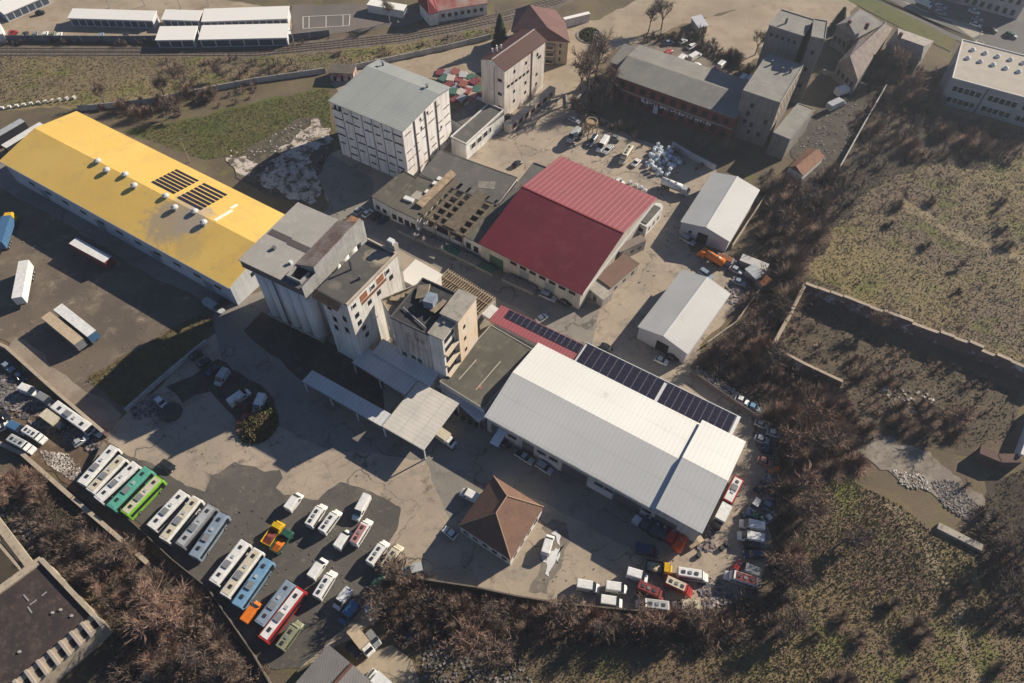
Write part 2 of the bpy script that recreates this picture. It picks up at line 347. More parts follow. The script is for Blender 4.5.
# white painted lines of the sports court
mb = MB(); P = [G(303,29), G(303,17), G(350,15), G(349,26)]
def bar(mb, a, b, wd, z0, z1):
    L = math.hypot(b[0]-a[0], b[1]-a[1]); mb.obox((a[0]+b[0])/2, (a[1]+b[1])/2, (z0+z1)/2, L, wd, z1-z0, math.atan2(b[1]-a[1], b[0]-a[0]))
for i in range(4): bar(mb, P[i], P[(i+1)%4], .22, .03, .16+.002*i)
for a, b in ((G(309,28.6),G(309,16.7)),(G(326,28),G(326,16)),(G(343,26.6),G(343,15.2))): bar(mb, a, b, .2, .03, .172)
tag(mb.build('court_marking', plain('line_paint', (.62,.6,.56), .8)), kind='structure')
# railway
RAILM = plain('rail_steel', (.28,.2,.15), .5, .6)
def polyl(pts, off=0):
    P = [np.array(G(*p)) for p in pts]; out = []
    for i, p in enumerate(P):
        d = P[min(i+1, len(P)-1)] - P[max(i-1, 0)]; d = d/np.linalg.norm(d); out.append((p[0]-d[1]*off, p[1]+d[0]*off))
    return out
for base in ([(-30,50),(60,50),(256,50.5),(330,43),(400,35.5),(450,26),(505,14),(560,-3)], [(-30,54),(60,54),(256,54.5),(330,47.5),(400,40),(455,30),(510,18),(565,0)]):
    rail = empty('railway_track', *G(*base[2])); tag(rail, 'twin rail track running past the meadow, ' + ('nearer the panel fence' if base[0][1] == 50 else 'nearer the yards'), 'railway track')
    ox, oy = rail.location.x, rail.location.y
    for s in (-.75, .75):
        mb = MB(); P = [(x-ox, y-oy) for x, y in polyl(base, s)]
        for a, b in zip(P, P[1:]): bar(mb, a, b, .15, .15, .3)
        mb.build('rail', RAILM, rail)
    mb = MB(); P = [(x-ox, y-oy) for x, y in polyl(base, 0)]
    for a, b in zip(P, P[1:]):
        L = math.hypot(b[0]-a[0], b[1]-a[1]); n = int(L/1.6); yw = math.atan2(b[1]-a[1], b[0]-a[0])
        for i in range(n): t = i/n; mb.obox(a[0]+(b[0]-a[0])*t, a[1]+(b[1]-a[1])*t, .1, .28, 2.5, .1, yw)
    tag(mb.build('sleepers', plain('sleeper', (.1,.08,.07), .9), rail), kind='stuff')

# ------------------------------------------------------------------ building kit
class Bld:
    """a building with its own frame: x from p0 to p1, y to p3; photo positions read at height h"""
    def __init__(s, name, label, cat, p0, p1, p3, h, group=None, L=None, W=None):
        a, b, c = (np.array(G(*p, h)) for p in (p0, p1, p3)); d = b-a
        s.yaw = math.atan2(d[1], d[0]); s.ex = d/np.linalg.norm(d); s.ey = np.array([-s.ex[1], s.ex[0]])
        s.L = L or float(np.linalg.norm(d)); s.W = W or float((c-a) @ s.ey); s.h = h; s.o = a
        if s.W < 0: s.o = a + s.ey*s.W; s.W = -s.W
        s.root = empty(name, s.o[0], s.o[1], 0, s.yaw, label, cat, group)
    def loc(s, px, py, z=0):
        g_ = np.array(G(px, py, z)) - s.o; return float(g_ @ s.ex), float(g_ @ s.ey)
    def part(s, name, mb, m, parent=None, label=None):
        o = mb.build(name, m, parent or s.root)
        if label: o['label'] = label
        return o
    def walls(s, m, h=None, x0=0, x1=None, y0=0, y1=None, z0=0, name='wall'):
        return s.part(name, MB().box(x0, x1 or s.L, y0, y1 or s.W, z0, h or s.h), m)
    def gable(s, m, rise, axis='x', over=.5, wall=None, x0=0, x1=None, y0=0, y1=None, h=None, pos=.5, m2=None, t=.18, ridge=None):
        x1 = x1 or s.L; y1 = y1 or s.W; h = h or s.h; o = over
        if axis == 'x':
            ym = y0 + (y1-y0)*pos
            A = [(x0-o,y0-o,h),(x1+o,y0-o,h),(x1+o,ym,h+rise),(x0-o,ym,h+rise)]; B = [(x0-o,ym,h+rise),(x1+o,ym,h+rise),(x1+o,y1+o,h),(x0-o,y1+o,h)]
            tri = [[(x0,y0),(x0,y1),(x0,ym)],[(x1,y0),(x1,y1),(x1,ym)]]
            rg = (x0-o,x1+o,ym-.2,ym+.2)
        else:
            xm = x0 + (x1-x0)*pos
            A = [(x0-o,y0-o,h),(xm,y0-o,h+rise),(xm,y1+o,h+rise),(x0-o,y1+o,h)]; B = [(xm,y0-o,h+rise),(x1+o,y0-o,h),(x1+o,y1+o,h),(xm,y1+o,h+rise)]
            tri = [[(x0,y0),(x1,y0),(xm,y0)],[(x0,y1),(x1,y1),(xm,y1)]]
            rg = (xm-.2,xm+.2,y0-o,y1+o)
        up = lambda q: [(x,y,z+.2) for x,y,z in q]
        if m2: ra = s.part('roof', MB().slab(up(A), t), m); s.part('roof', MB().slab(up(B), t), m2)
        else: ra = s.part('roof', MB().slab(up(A), t).slab(up(B), t), m)
        if ridge: s.part('ridge_cap', MB().box(rg[0],rg[1],rg[2],rg[3],h+rise+.12,h+rise+.3), ridge)
        if wall:
            for k, (p, q, r_) in enumerate(tri):
                mb = MB()
                if axis == 'x':
                    xx = (p[0]+.01, p[0]+.25) if k == 0 else (p[0]-.25, p[0]-.01)
                    mb.add([(xx[0],p[1],h),(xx[1],p[1],h),(xx[0],q[1],h),(xx[1],q[1],h),(xx[0],r_[1],h+rise),(xx[1],r_[1],h+rise)], [(0,2,4),(1,5,3),(0,1,3,2),(2,3,5,4),(4,5,1,0)])
                else:
                    yy = (p[1]+.01, p[1]+.25) if k == 0 else (p[1]-.25, p[1]-.01)
                    mb.add([(p[0],yy[0],h),(p[0],yy[1],h),(q[0],yy[0],h),(q[0],yy[1],h),(r_[0],yy[0],h+rise),(r_[0],yy[1],h+rise)], [(0,4,2),(1,3,5),(0,2,3,1),(2,4,5,3),(4,0,1,5)])
                s.part('gable_wall', mb, wall)
        return ra
    def flat(s, m, z=None, x0=0, x1=None, y0=0, y1=None, par=.35, parm=None, t=.2, name='roof'):
        x1 = x1 or s.L; y1 = y1 or s.W; z = z or s.h
        r_ = s.part(name, MB().box(x0-.12,x1+.12,y0-.12,y1+.12,z+.005,z+t), m)
        if par:
            mb = MB(); e = .25; z1 = z+t+par; z0 = z+t+.004
            mb.box(x0-.12,x1+.12,y0-.12,y0-.12+e,z0,z1).box(x0-.12,x1+.12,y1+.12-e,y1+.12,z0,z1).box(x0-.12,x0-.12+e,y0-.12+e,y1+.12-e,z0,z1).box(x1+.12-e,x1+.12,y0-.12+e,y1+.12-e,z0,z1)
            s.part('parapet', mb, parm or m)
        return r_
    def open(s, face, u, z, wd, hh, m=None, name='window', frame=None, off=0.0, d=.06):
        """an opening on a face: u along the face (centre), z its sill; face 'y0','y1','x0','x1'"""
        m = m or GLASS; base = {'y0':0,'y1':s.W,'x0':0,'x1':s.L}[face] + off; sg = -1 if face[1] == '0' else 1
        def bx(u0,u1,z0,z1,p0,p1):
            a, b = sorted((base+sg*p0, base+sg*p1))
            return (u0,u1,a,b,z0,z1) if face[0] == 'y' else (a,b,u0,u1,z0,z1)
        par = s.root
        mb = MB(); f = .1
        if frame:
            for q in ((u-wd/2-f,u+wd/2+f,z-f,z),(u-wd/2-f,u+wd/2+f,z+hh,z+hh+f),(u-wd/2-f,u-wd/2,z,z+hh),(u+wd/2,u+wd/2+f,z,z+hh)): mb.box(*bx(*q,-.02,d+.08))
            par = s.part(name, mb, frame); name = 'pane'
        return s.part(name, MB().box(*bx(u-wd/2,u+wd/2,z,z+hh,-.02,d)), m, par)
    def row(s, face, n, u0, u1, z, wd, hh, **k):
        for i in range(n): s.open(face, u0+(u1-u0)*(i+.5)/n, z, wd, hh, **k)
def polyroof(name, V, F, m, parent, ox, oy, t=.25):
    """roof faces through photo positions with given heights; thickness t"""
    P = [(*G(x, y, z), z) for x, y, z in V]; mb = MB()
    for f in F: mb.slab([(P[i][0]-ox, P[i][1]-oy, P[i][2]) for i in f], t)
    return mb.build(name, m, parent)
def polywalls(V, idx, parent, ox, oy, m, inset=.3, name='wall', z0=0):
    P = [np.array(G(V[i][0], V[i][1], V[i][2])) - (ox, oy) for i in idx]; c = sum(P)/len(P)
    P = [tuple(c + (p-c)*(1-inset/np.linalg.norm(p-c))) for p in P]
    return MB().prism(P, z0, min(V[i][2] for i in idx)-.26).build(name, m, parent)
# ------------------------------------------------------------------ buildings
YROOF = mat('yellow_sheet_roof', (.70,.475,.125), (.65,.43,.105), .05, .55, ribs=(0,1.0,.06,(.58,.39,.11)), fine=.07, c3=(.60,.40,.12), dirt=((.48,.34,.14), .22, .62),
            spots=[(62,8,9,(.33,.27,.2)),(67,11,6,(.35,.30,.24)),(72,4,5,(.52,.36,.13))])
b = Bld('warehouse', 'long warehouse with yellow metal roof and grey scorched patch', 'warehouse', (2.5,161), (229,286), (275,212), 8)
YW = mat('pale_panel_wall', (.52,.53,.54), (.44,.46,.48), .15, .8, streak=.25)
b.walls(YW); b.gable(YROOF, 2.6, 'x', .6, YW)
def on_slope(b, px, py, z): return b.loc(px, py, z)
ridge = b.W/2
for i, (px, py) in enumerate([(98,161.5),(107,170.5),(125.5,175),(134.5,186),(166,196.5),(175,208),(195,212),(204,223)]):
    x, y = b.loc(px, py, 10.9); v = b.part('roof_vent', MB().box(x-.6,x+.6,y-.6,y+.6,9.8,11.2), STEEL)
    MB().cone((x,y,11.2),(x,y,11.45),1.0,.95,12).cone((x,y,11.45),(x,y,11.8),.95,.3,12).build('vent_cap', plain('vent_cap_white', (.5,.5,.5), .5), v)
def slope_z(b, y, rise=2.6, extra=.24): return b.h + rise*(1-abs(y-b.W/2)/(b.W/2)) + extra
SOLAR = mat('solar_glass', (.018,.016,.028), (.026,.022,.04), .5, .18, fine=0, spec=.5)
for pa, pb, pc in (((153,181.4),(172.2,195.7),(176.9,167)), ((176.3,198.3),(200.9,210.7),(205,180.8))):
    xa, ya = b.loc(*pa, 10.4); xb, yb = b.loc(*pb, 10.4); xc, yc = b.loc(*pc, 9.4)
    y0_, y1_ = (ya+yb)/2, yc; x0, x1 = (xa + b.loc(*pc, 9.4)[0])/2, xb
    x0 = min(x0, xb-9.0)
    for k in range(7):
        st = (y1_-y0_)/7; y0 = y0_ + k*st + st*.1; y1 = y0 + st*.62
        b.part('solar_row', MB().slab([(x0,y0,slope_z(b,y0)+.1),(x1,y0,slope_z(b,y0)+.1),(x1,y1,slope_z(b,y1)+.16),(x0,y1,slope_z(b,y1)+.16)], .08), SOLAR)
SKYL = plain('skylight_sheet', (.78,.74,.62), .4)
for x0, y0, y1 in ((b.loc(211.5,222,10.6)[0], b.W/2+.4, b.W*.75), (b.loc(228,208.6,9.6)[0], b.W*.76, b.W)):
    b.part('skylight', MB().slab([(x0,y0,slope_z(b,y0)+.04),(x0+1,y0,slope_z(b,y0)+.04),(x0+1,y1,slope_z(b,y1)+.04),(x0,y1,slope_z(b,y1)+.04)], .05), SKYL)
b.row('y0', 11, 6, b.L-2, 3.4, 2.6, 1.1)
for u in (14, 38, 60, 80): b.open('y0', u, .05, 3.6, 3.6, plain('roller_door_grey', (.2,.22,.24), .6), 'door')
b.row('x1', 2, 6, 14, 4.6, 2.2, 1.4, frame=None); b.open('x1', 18.5, 4.6, 2.2, 1.4); b.open('x1', 12, .05, 3.4, 3.2, plain('red_door', (.30,.035,.03), .5), 'door')
b.part('gutter', MB().box(-.7,b.L+.7,-.8,-.62,8.0,8.2), STEEL)

# white warehouse in two heights, with the solar lean-to behind it
WROOF = mat('white_sheet_roof', (.60,.60,.575), (.555,.555,.53), .05, .5, ribs=(0,1.0,.09,(.45,.45,.43)), fine=.05, lines=(1,5.8,.02,(.42,.42,.40)), dirt=((.45,.44,.41), .2, .63))
b = Bld('warehouse', 'large white roofed warehouse with a step across its roof', 'warehouse', (487,416), (700,533), (742.5,447), 7)
WW = mat('warehouse_wall', (.42,.42,.41), (.34,.345,.35), .2, .85, streak=.4)
xs = b.L*.8
b.walls(WW); b.gable(WROOF, 2.5, 'x', .4, WW, x1=xs); b.gable(WROOF, 2.5, 'x', .4, WW, x0=xs+.8, h=7.9, y1=b.W+.6)
b.part('upper_wall', MB().box(xs+.9,b.L-.02,.1,b.W-.1,7.01,7.9), WW)
for u, wd in ((3,3.6),(11,3),(23,6.4),(36,6.5),(45,5)): b.open('y0', u, .05, wd, 4.6, plain('dock_door', (.07,.075,.085), .6), 'door')
for u in (6.8,14.5,17.5,29,31.5,40.5): b.open('y0', u, 3.2, 2.2, 1.1)
b.part('wall_panel', MB().box(14,26-6.5,-.14,-.02,.3,2.6), plain('pale_panel', (.5,.5,.5), .8)); b.part('wall_panel', MB().box(26.5,32.4,-.14,-.02,.3,2.8), plain('pale_panel', (.5,.5,.5), .8))
b.row('x1', 3, 4, 19, 2.6, 2.4, 1.2)
b.part('gutter', MB().box(-.5,xs+.4,-.62,-.46,7.02,7.2), STEEL)
b.part('awning', MB().slab([(3.2,-4.0,3.9),(5.4,-4.0,3.9),(5.4,-.05,4.6),(3.2,-.05,4.6)], .15), plain('awning_white', (.6,.6,.62), .6))

b = Bld('solar_annex', 'low lean-to covered in dark solar panels behind the white warehouse', 'annex', (574,362.5), (729,439.5), (740,418), 6.2)
b.walls(WW); b.flat(plain('annex_roof', (.5,.5,.5), .6), par=0)
def panels(b, x0, x1, y0, y1, z, nx, ny, name='solar_panel'):
    px, py = (x1-x0)/nx, (y1-y0)/ny
    fr = plain('panel_frame', (.42,.42,.45), .4)
    me_g = MB().box(.05, px-.05, .05, py-.05, 0, .06).mesh('solar_panel', SOLAR)
    for i in range(nx):
        for j in range(ny):
            o = bpy.data.objects.new(name, me_g); col.objects.link(o); o.parent = b.root; o.location = (x0+i*px, y0+j*py, z)
b.part('panel_rack', MB().box(.4,b.L*.53,.2,b.W-.2,6.43,6.5), plain('rack_grey', (.38,.38,.40), .5)); b.part('panel_rack', MB().box(b.L*.55,b.L-.8,.2,b.W-.2,6.43,6.5), plain('rack_grey', (.38,.38,.40), .5))
panels(b, .4, b.L*.53, .2, b.W-.2, 6.51, 10, 4); panels(b, b.L*.55, b.L-.8, .2, b.W-.2, 6.51, 10, 4)
b.part('edge_trim', MB().box(b.L-.6,b.L+.2,-.1,b.W+.1,6.43,6.62), plain('white_trim', (.62,.62,.6), .5)); b.part('edge_trim', MB().box(-.1,b.L-.65,b.W-.05,b.W+.12,6.43,6.6), plain('white_trim', (.62,.62,.6), .5))

RROOF = mat('red_sheet_roof', (.27,.075,.085), (.24,.07,.08), .1, .5, ribs=(0,.9,.2,(.43,.13,.13)), fine=.05)
b = Bld('red_annex', 'narrow red roofed building with solar panels along its far half', 'annex', (490,321), (574,362), (587,347), 5.6)
b.walls(WHITEWALL); b.flat(RROOF, par=0)
b.part('panel_rack', MB().box(2.5,b.L-.3,b.W*.48,b.W-.1,5.82,5.9), plain('rack_grey', (.38,.38,.40), .5)); panels(b, 2.5, b.L-.3, b.W*.48, b.W-.1, 5.91, 13, 3)
b.row('y1', 5, 1, b.L-1, 2, 2, 1.4)

# dark flat roofed block between the mill and the white warehouse
FELT = mat('felt_roof', (.12,.112,.09), (.085,.08,.066), .12, .95, c3=(.155,.145,.115), lines=(0,1.1,.07,(.07,.066,.055)), fine=.14)
FELTG = mat('grey_felt_roof', (.115,.11,.105), (.09,.088,.085), .1, .95, c3=(.15,.14,.125), lines=(1,1.2,.05,(.08,.078,.075)), fine=.12)
b = Bld('workshop', 'low workshop with dark felt roof between the mill and the white warehouse', 'workshop', (440,382), (484,409.5), (533,350), 5.5)
b.walls(WHITEWALL); b.flat(FELT, par=.12, parm=plain('felt_edge', (.3,.28,.24), .9))
for x in (3.2, 8.2): b.part('roof_strip', MB().box(x,x+.25,3,10 if x < 5 else 13,5.71,5.8), plain('strip_grey', (.36,.33,.27), .9))
b.part('roof_patch', MB().obox(8.6, 4.2, 5.75, .9, .9, .06, .3), plain('patch_red', (.3,.12,.1), .9))
b.row('y0', 3, 1, b.L-1, 1.4, 2.4, 1.8)
b = Bld('canopy', 'small blue grey awning under the dark felt roofed workshop', 'canopy', (437,386), (479,423), (484,411), 3.6)
SHEET = mat('grey_sheet', (.56,.57,.57), (.48,.49,.49), .2, .6, ribs=(0,1.1,.07,(.25,.25,.25)), fine=.06)
b.part('roof', MB().box(0,b.L,0,b.W,3.6,3.75), SHEET)
for x in (.3, b.L/2, b.L-.3): b.part('post', MB().box(x-.1,x+.1,.2,.4,0,3.6), STEEL)

# silo block
SILO = mat('silo_concrete', (.68,.68,.67), (.60,.60,.59), .12, .85, streak=.15)
b = Bld('silo_building', 'tall grain silo block of white cylinders with grey metal roof', 'silo', (250,270), (306.6,297), (0,0), 21, W=19.5)
b.o = np.array([b.root.location.x, b.root.location.y])
# width runs away from the camera
b.root.location = (G(250,270,21)[0], G(250,270,21)[1], 0); b.o = np.array(G(250,270,21))
n = 5; r = b.L/n/2
cyl = MB().cone((0,0,4),(0,0,22.4),r*1.04,r*1.04,20).mesh('silo', SILO)
for p in cyl.polygons: p.use_smooth = len(p.vertices) == 4
spots = [((i+.5)*2*r, r) for i in range(5)] + [(b.L-r, r+2*r*k) for k in range(1,6)] + [(r, r+2*r*k) for k in range(1,6)] + [((i+.5)*2*r, 11*r) for i in range(1,4)]
for x, y in spots:
    o = bpy.data.objects.new('silo', cyl); col.objects.link(o); o.parent = b.root; o.location = (x, y, 0)
b.part('core', MB().box(2*r,b.L-2*r,2*r,b.W-2*r,0,22.3), SILO)
for x in np.linspace(r, b.L-r, 5):
    for y in (r, b.W-r): b.part('column', MB().box(x-.35,x+.35,y-.35,y+.35,0,4), CONC)
b.part('base_slab', MB().box(-.2,b.L+.2,-.2,b.W+.2,3.6,4.3), CONC)
GROOF = mat('grey_felt_sheets', (.33,.315,.29), (.29,.275,.25), .15, .85, lines=(0,1.0,.05,(.22,.21,.19)), fine=.08, c3=(.36,.34,.31))
BROWNR = mat('rusty_roof', (.16,.11,.09), (.30,.25,.22), .25, .8, lines=(1,.9,.12,(.10,.07,.06)), fine=.16)
CLAD = mat('ribbed_cladding', (.36,.36,.35), (.28,.28,.275), .4, .7, streak=.4, lines=(1,.8,.12,(.2,.2,.2)))
o_ = .9
b.part('fascia', MB().box(-o_,b.L+.3,-o_,b.W+o_,22.45,24.8), plain('dark_fascia', (.09,.085,.085), .8))
b.part('roof', MB().box(-o_-.2,b.L-5.4,-o_-.2,b.W+o_+.2,24.81,25.1), GROOF)
b.part('roof', MB().box(b.L-5.35,b.L-.0,-o_-.2,4.0,24.81,24.9), plain('pit_floor', (.10,.10,.105), .9)); b.part('pit_curb', MB().box(b.L-4.6,b.L-4.3,.2,3.4,24.91,25.9).box(b.L-4.3,b.L-.6,.2,.5,24.91,25.9).box(b.L-.9,b.L-.6,.51,3.4,24.91,25.9), CLAD); b.part('pit', MB().box(b.L-4.25,b.L-.95,.55,3.9,24.91,25.0), DARKVOID)
b.part('roof', MB().slab([(b.L-5.3,4.2,25.3),(b.L+.5,4.2,27.6),(b.L+.5,b.W+o_,27.6),(b.L-5.3,b.W+o_,25.3)], .25), BROWNR)
b.part('upper_wall', MB().add([(b.L-5.2,4.3,24.82),(b.L+.3,4.3,24.82),(b.L+.3,4.3,27.3),(b.L-5.2,4.3,25.1),(b.L-5.2,b.W+.6,24.82),(b.L+.3,b.W+.6,24.82),(b.L+.3,b.W+.6,27.3),(b.L-5.2,b.W+.6,25.1)], [(0,1,2,3),(7,6,5,4),(0,4,5,1),(1,5,6,2),(2,6,7,3),(3,7,4,0)]), CLAD)
b.part('cladding', MB().prism([(b.L+.35,-.8),(b.L+.55,-.8),(b.L+.55,4.1),(b.L+.35,4.1)],21.0,25.4).prism([(b.L+.35,4.1),(b.L+.55,4.1),(b.L+.55,b.W+2.4),(b.L+.35,b.W+2.4)],21.0,27.35), CLAD)
b.part('roof_strip', MB().box(-.6,5.5,8.6,10.4,25.11,25.16).box(5.5,b.L-5.5,8.2,10,25.11,25.16), plain('tar_strip', (.07,.06,.06), .9))
b.part('roof_hatch', MB().box(3.6,4.4,5.2,6.0,25.11,25.8), plain('hatch_dark', (.1,.1,.1), .8)); b.part('roof_hatch', MB().box(b.L-6.8,b.L-6.1,3.6,4.3,25.11,25.9), plain('hatch_white', (.6,.6,.6), .8))
b.part('stair_turret', MB().box(b.L-3,b.L+.3,b.W+.95,b.W+3.4,0,25.6), CLAD); b.part('rusty_top', MB().box(b.L-3.1,b.L+.2,b.W+1,b.W+3.3,25.65,25.9), mat('orange_rust', (.33,.17,.08), (.2,.11,.07), .9))
b.part('drain_pipe', MB().cone((b.L*.42,-.25,2),(b.L*.42,-.25,22.4),.16,.16,8), plain('dark_pipe', (.05,.05,.06), .7))

# mill block
MILLW = mat('mill_wall', (.68,.66,.62), (.57,.54,.50), .18, .9, streak=.4, dirt=((.28,.23,.18), .35, .62))
b = Bld('mill_building', 'tall mill building with dark felt roof and rusty orange wall panels', 'mill', (318,290), (347.3,306), (398.7,256), 24.3)
b.walls(MILLW); DFELT = mat('dark_felt', (.095,.09,.083), (.075,.072,.068), .2, .95, fine=.14, spots=[(6,15,3.4,(.35,.3,.23)),(2.5,3,1.6,(.17,.15,.13))], c3=(.12,.11,.095))
b.flat(DFELT, par=.0); b.part('parapet', MB().box(b.L-.3,b.L+.12,-.1,b.W+.1,24.52,25.0).box(-.1,b.L-.32,b.W-.3,b.W+.1,24.52,25.2), mat('parapet_pale', (.5,.43,.34), (.38,.32,.25), .5, .9))
ORR = mat('orange_panel', (.34,.13,.055), (.24,.09,.045), 1.2, .9)
for u in (5.2, 11.2): b.open('x1', u, 21.4, 2.4, 2.0, ORR, 'wall_panel')
for u in (1.8, 8.4, 13.9): b.open('x1', u, 21.8, 1.3, 1.3, frame=WHITEWALL)
for u, z in ((2,18),(2.2,15),(3,12),(6.6,18),(10,18),(3.4,9),(14.8,18.8)): b.open('x1', u, z, 1.3, 1.5)
b.open('x1', 8.6, 20.2, 9, .9, RUST, 'wall_panel')
for u, z in ((2.4,11),(2.8,14.5),(6,12.5),(6.3,17),(2.0,18.5),(5.2,21.5)): b.open('y0', u, z, 1.1, 1.9)
b.part('vent_pipe', MB().cone((6,7.5,24.5),(6,7.5,25.6),.35,.35,8), plain('hatch_dark', (.1,.1,.1), .8)); b.part('chimney', MB().box(2.4,2.8,8.5,8.9,24.5,27.4), plain('dark_pipe', (.05,.05,.06), .7))
b.part('rusty_eave', MB().slab([(-1.2,-1.4,22.5),(b.L-2,-1.4,22.5),(b.L-2,0,23.9),(-1.2,0,23.9)], .2), mat('orange_rust', (.33,.17,.08), (.2,.11,.07), .9))
b.part('roof_turret', MB().box(b.L-3.2,b.L-.6,b.W+.15,b.W+1.6,0,26.8), CONC); b.part('turret_cap', MB().box(b.L-2.7,b.L-1.2,b.W+.3,b.W+1.4,26.81,27.6), plain('hatch_white', (.6,.6,.6), .8))

# lower linking block with ruined roofs
b = Bld('link_building', 'ruined linking block with beige broken roofs between the two mills', 'mill', (381,298), (393,318), (411,292), 18, W=11)
b.walls(MILLW, 16.7); b.flat(mat('broken_roof', (.34,.28,.20), (.22,.18,.13), .4, .95, c3=(.12,.09,.07), lines=(0,1.6,.12,(.14,.11,.08))), z=16.7, par=.7, parm=CONC)
for (x, y, l, w_, z, yw, tl) in ((2,8,4.6,2.6,17.7,.5,.35),(5,9.5,4,1.4,110.1,1.0,-.3),(5,4,3.6,1.8,17.8,-.3,.2),(1.5,3,2.6,1.2,17.5,.9,.15),(7,7.5,3.2,1.6,18.4,1.3,.4)):
    b.part('fallen_slab', MB().obox(x, y, z, l, w_, .25, yw, tl), mat('slab_beige', (.36,.29,.2), (.24,.2,.14), .6))
for u, z in ((2,3),(5,3),(2,8),(5,8)): b.open('y0', u, z, 1.2, 1.4)
b = Bld('link_wing', 'white flat roofed wing with torn edge reaching to the timber deck', 'annex', (400.5,277), (426,291), (437.5,273.5), 10)
b.walls(MILLW); b.part('roof', MB().slab([(-.4,-.6,10.1),(b.L+.3,-.4,10.1),(b.L+.4,b.W+.3,10.3),(-.3,b.W+.4,10.5)], .15), plain('white_membrane', (.66,.63,.57), .7))

# second mill block with its tower
b = Bld('mill_building', 'black roofed mill building with stained front and junk on its roof', 'mill', (391,318), (446,344), (471,301), 20)
b.walls(mat('stained_wall', (.56,.50,.44), (.44,.38,.33), .2, .9, streak=.8, dirt=((.12,.07,.05), .16, .56)), x1=b.L-4.6)
b.flat(mat('tar_roof', (.045,.045,.05), (.03,.03,.035), .3, .9, c3=(.09,.085,.08)), x1=b.L-4.6, par=.4, parm=plain('tar_edge', (.08,.08,.085), .9))
b.part('water_tank', MB().obox(b.L*.40, 7.6, 21.6, 2.4, 3.0, 2.4, .2), mat('tank_blue', (.24,.29,.34), (.17,.2,.25), .5, .6))
b.part('fallen_slab', MB().obox(b.L*.56, 7.4, 21.3, 1.6, 4.4, .25, -.2, .35), mat('slab_beige', (.36,.29,.2), (.24,.2,.14), .6)); b.part('fallen_slab', MB().obox(b.L*.18, 9.3, 21.2, 3, 4, .3, .4, .3), mat('slab_beige', (.36,.29,.2), (.24,.2,.14), .6))
b.part('roof_pipe', MB().cone((1,3.5,20.6),(b.L-6,1.2,20.6),.15,.15,6), STEEL)
for u, z in ((2,6.5),(4.6,6.9),(6.4,6.7)): b.open('y0', u, z, 1.2, 1.3)
TOW = mat('tower_render', (.62,.48,.33), (.60,.53,.44), .3, .9, streak=.25)
x0 = b.L-4.5; y1 = b.W
b.part('tower', MB().box(x0,b.L,5.2,y1,0,22), TOW); b.part('tower', MB().box(x0,b.L-.9,0,5.15,0,21), MILLW)
b.part('tower_roof', MB().box(x0-.3,b.L+.2,5.1,y1+.2,22.01,22.35), CONC); b.part('tower_roof', MB().box(x0-.2,b.L-.6,-.2,5.0,21.01,21.3), CONC)
for u in (7.6,): 
    for z in (8, 12.5, 17): b.open('x1', u, z, .9, 1.2)
for z in (6.4, 10.8, 15.2, 18.4): b.open('x1', 2.6, z, 3.8, 2.6 if z < 15 else 1.6, DARKVOID, 'balcony_opening', off=-.9)
for z in (5.8, 10.2, 14.6): b.part('balcony_slab', MB().box(b.L-.88,b.L,.2,5.1,z,z+.35), mat('tower_render', (.6,.46,.3)))
b.part('hatch', MB().box(x0+1.4,x0+2.0,3.4,4,21.31,21.8), plain('hatch_dark', (.1,.1,.1), .8))

# timber roof deck with open rafters
b = Bld('open_rafters_shed', 'roofless shed showing a row of bare timber rafters', 'shed', (425,290), (474,321), (492,297), 6)
for yy in (0, b.W-.3): b.part('wall', MB().box(0,b.L,yy,yy+.3,0,6), CONC)
for xx in (0, b.L-.3): b.part('wall', MB().box(xx,xx+.3,.32,b.W-.32,0,5.9), CONC)
for i in range(22): 
    x = .3 + i*(b.L-.7)/21; b.part('rafter', MB().box(x-.10,x+.10,-.4,b.W+.4,6.01,6.3), WOOD)
for y in (2.6, 6): b.part('purlin', MB().box(0,b.L,y-.1,y+.1,6.41,6.5), WOOD)
b.part('floor', MB().box(.3,b.L-.3,.3,b.W-.3,.1,1.2), mat('shade_dark_floor', (.05,.042,.036), (.03,.026,.022), .3))  # near-black floor colour carries the shade seen between the rafters
b.part('gable_patch', MB().box(b.L-.2,b.L+2.4,b.W*.35,b.W*.8,4.5,5.8), WHITEWALL)

# canopies on the yard
def canopy(label, p0, p1, p3, h, posts=True, slope=0, roof=None, L=None):
    b = Bld('canopy', label, 'canopy', p0, p1, p3, h, 'metal canopies beside the mill')
    b.part('roof', MB().slab([(0,0,h),(b.L,0,h),(b.L,b.W,h+slope),(0,b.W,h+slope)], .2), roof or SHEET)
    b.part('fascia', MB().box(-.05,b.L+.05,-.12,-.02,h-.35,h+.05), STEEL)
    n = max(2, int(b.L/6)+1)
    for i in range(n):
        x = .25 + (b.L-.5)*i/(n-1)
        b.part('post', MB().box(x-.12,x+.12,.1,.34,0,h-.2), plain('white_post', (.55,.55,.55), .6))
        if b.W > 4: b.part('post', MB().box(x-.12,x+.12,b.W-.34,b.W-.1,0,h+slope-.2), plain('white_post', (.55,.55,.55), .6))
    return b
LSHEET = mat('light_sheet', (.53,.50,.45), (.45,.43,.39), .2, .6, ribs=(1,1.05,.06,(.32,.3,.28)), lines=(0,4.2,.03,(.25,.24,.22)), fine=.06)
canopy('broad light grey canopy ending over the sunlit yard corner', (382,426), (424,450), (457,402), 5.2, roof=LSHEET)
canopy('long grey canopy strip along the foot of the mill', (352,362), (405,395), (428,384), 5.0, roof=SHEET)
canopy('narrow grey canopy strip over the loading edge', (302,381), (383,427), (391,414), 4.9, roof=SHEET)
b = Bld('lean_to', 'grey blue lean-to roof against the stained mill front', 'annex', (373,352), (429,385), (437,382), 5.6, W=4.2)
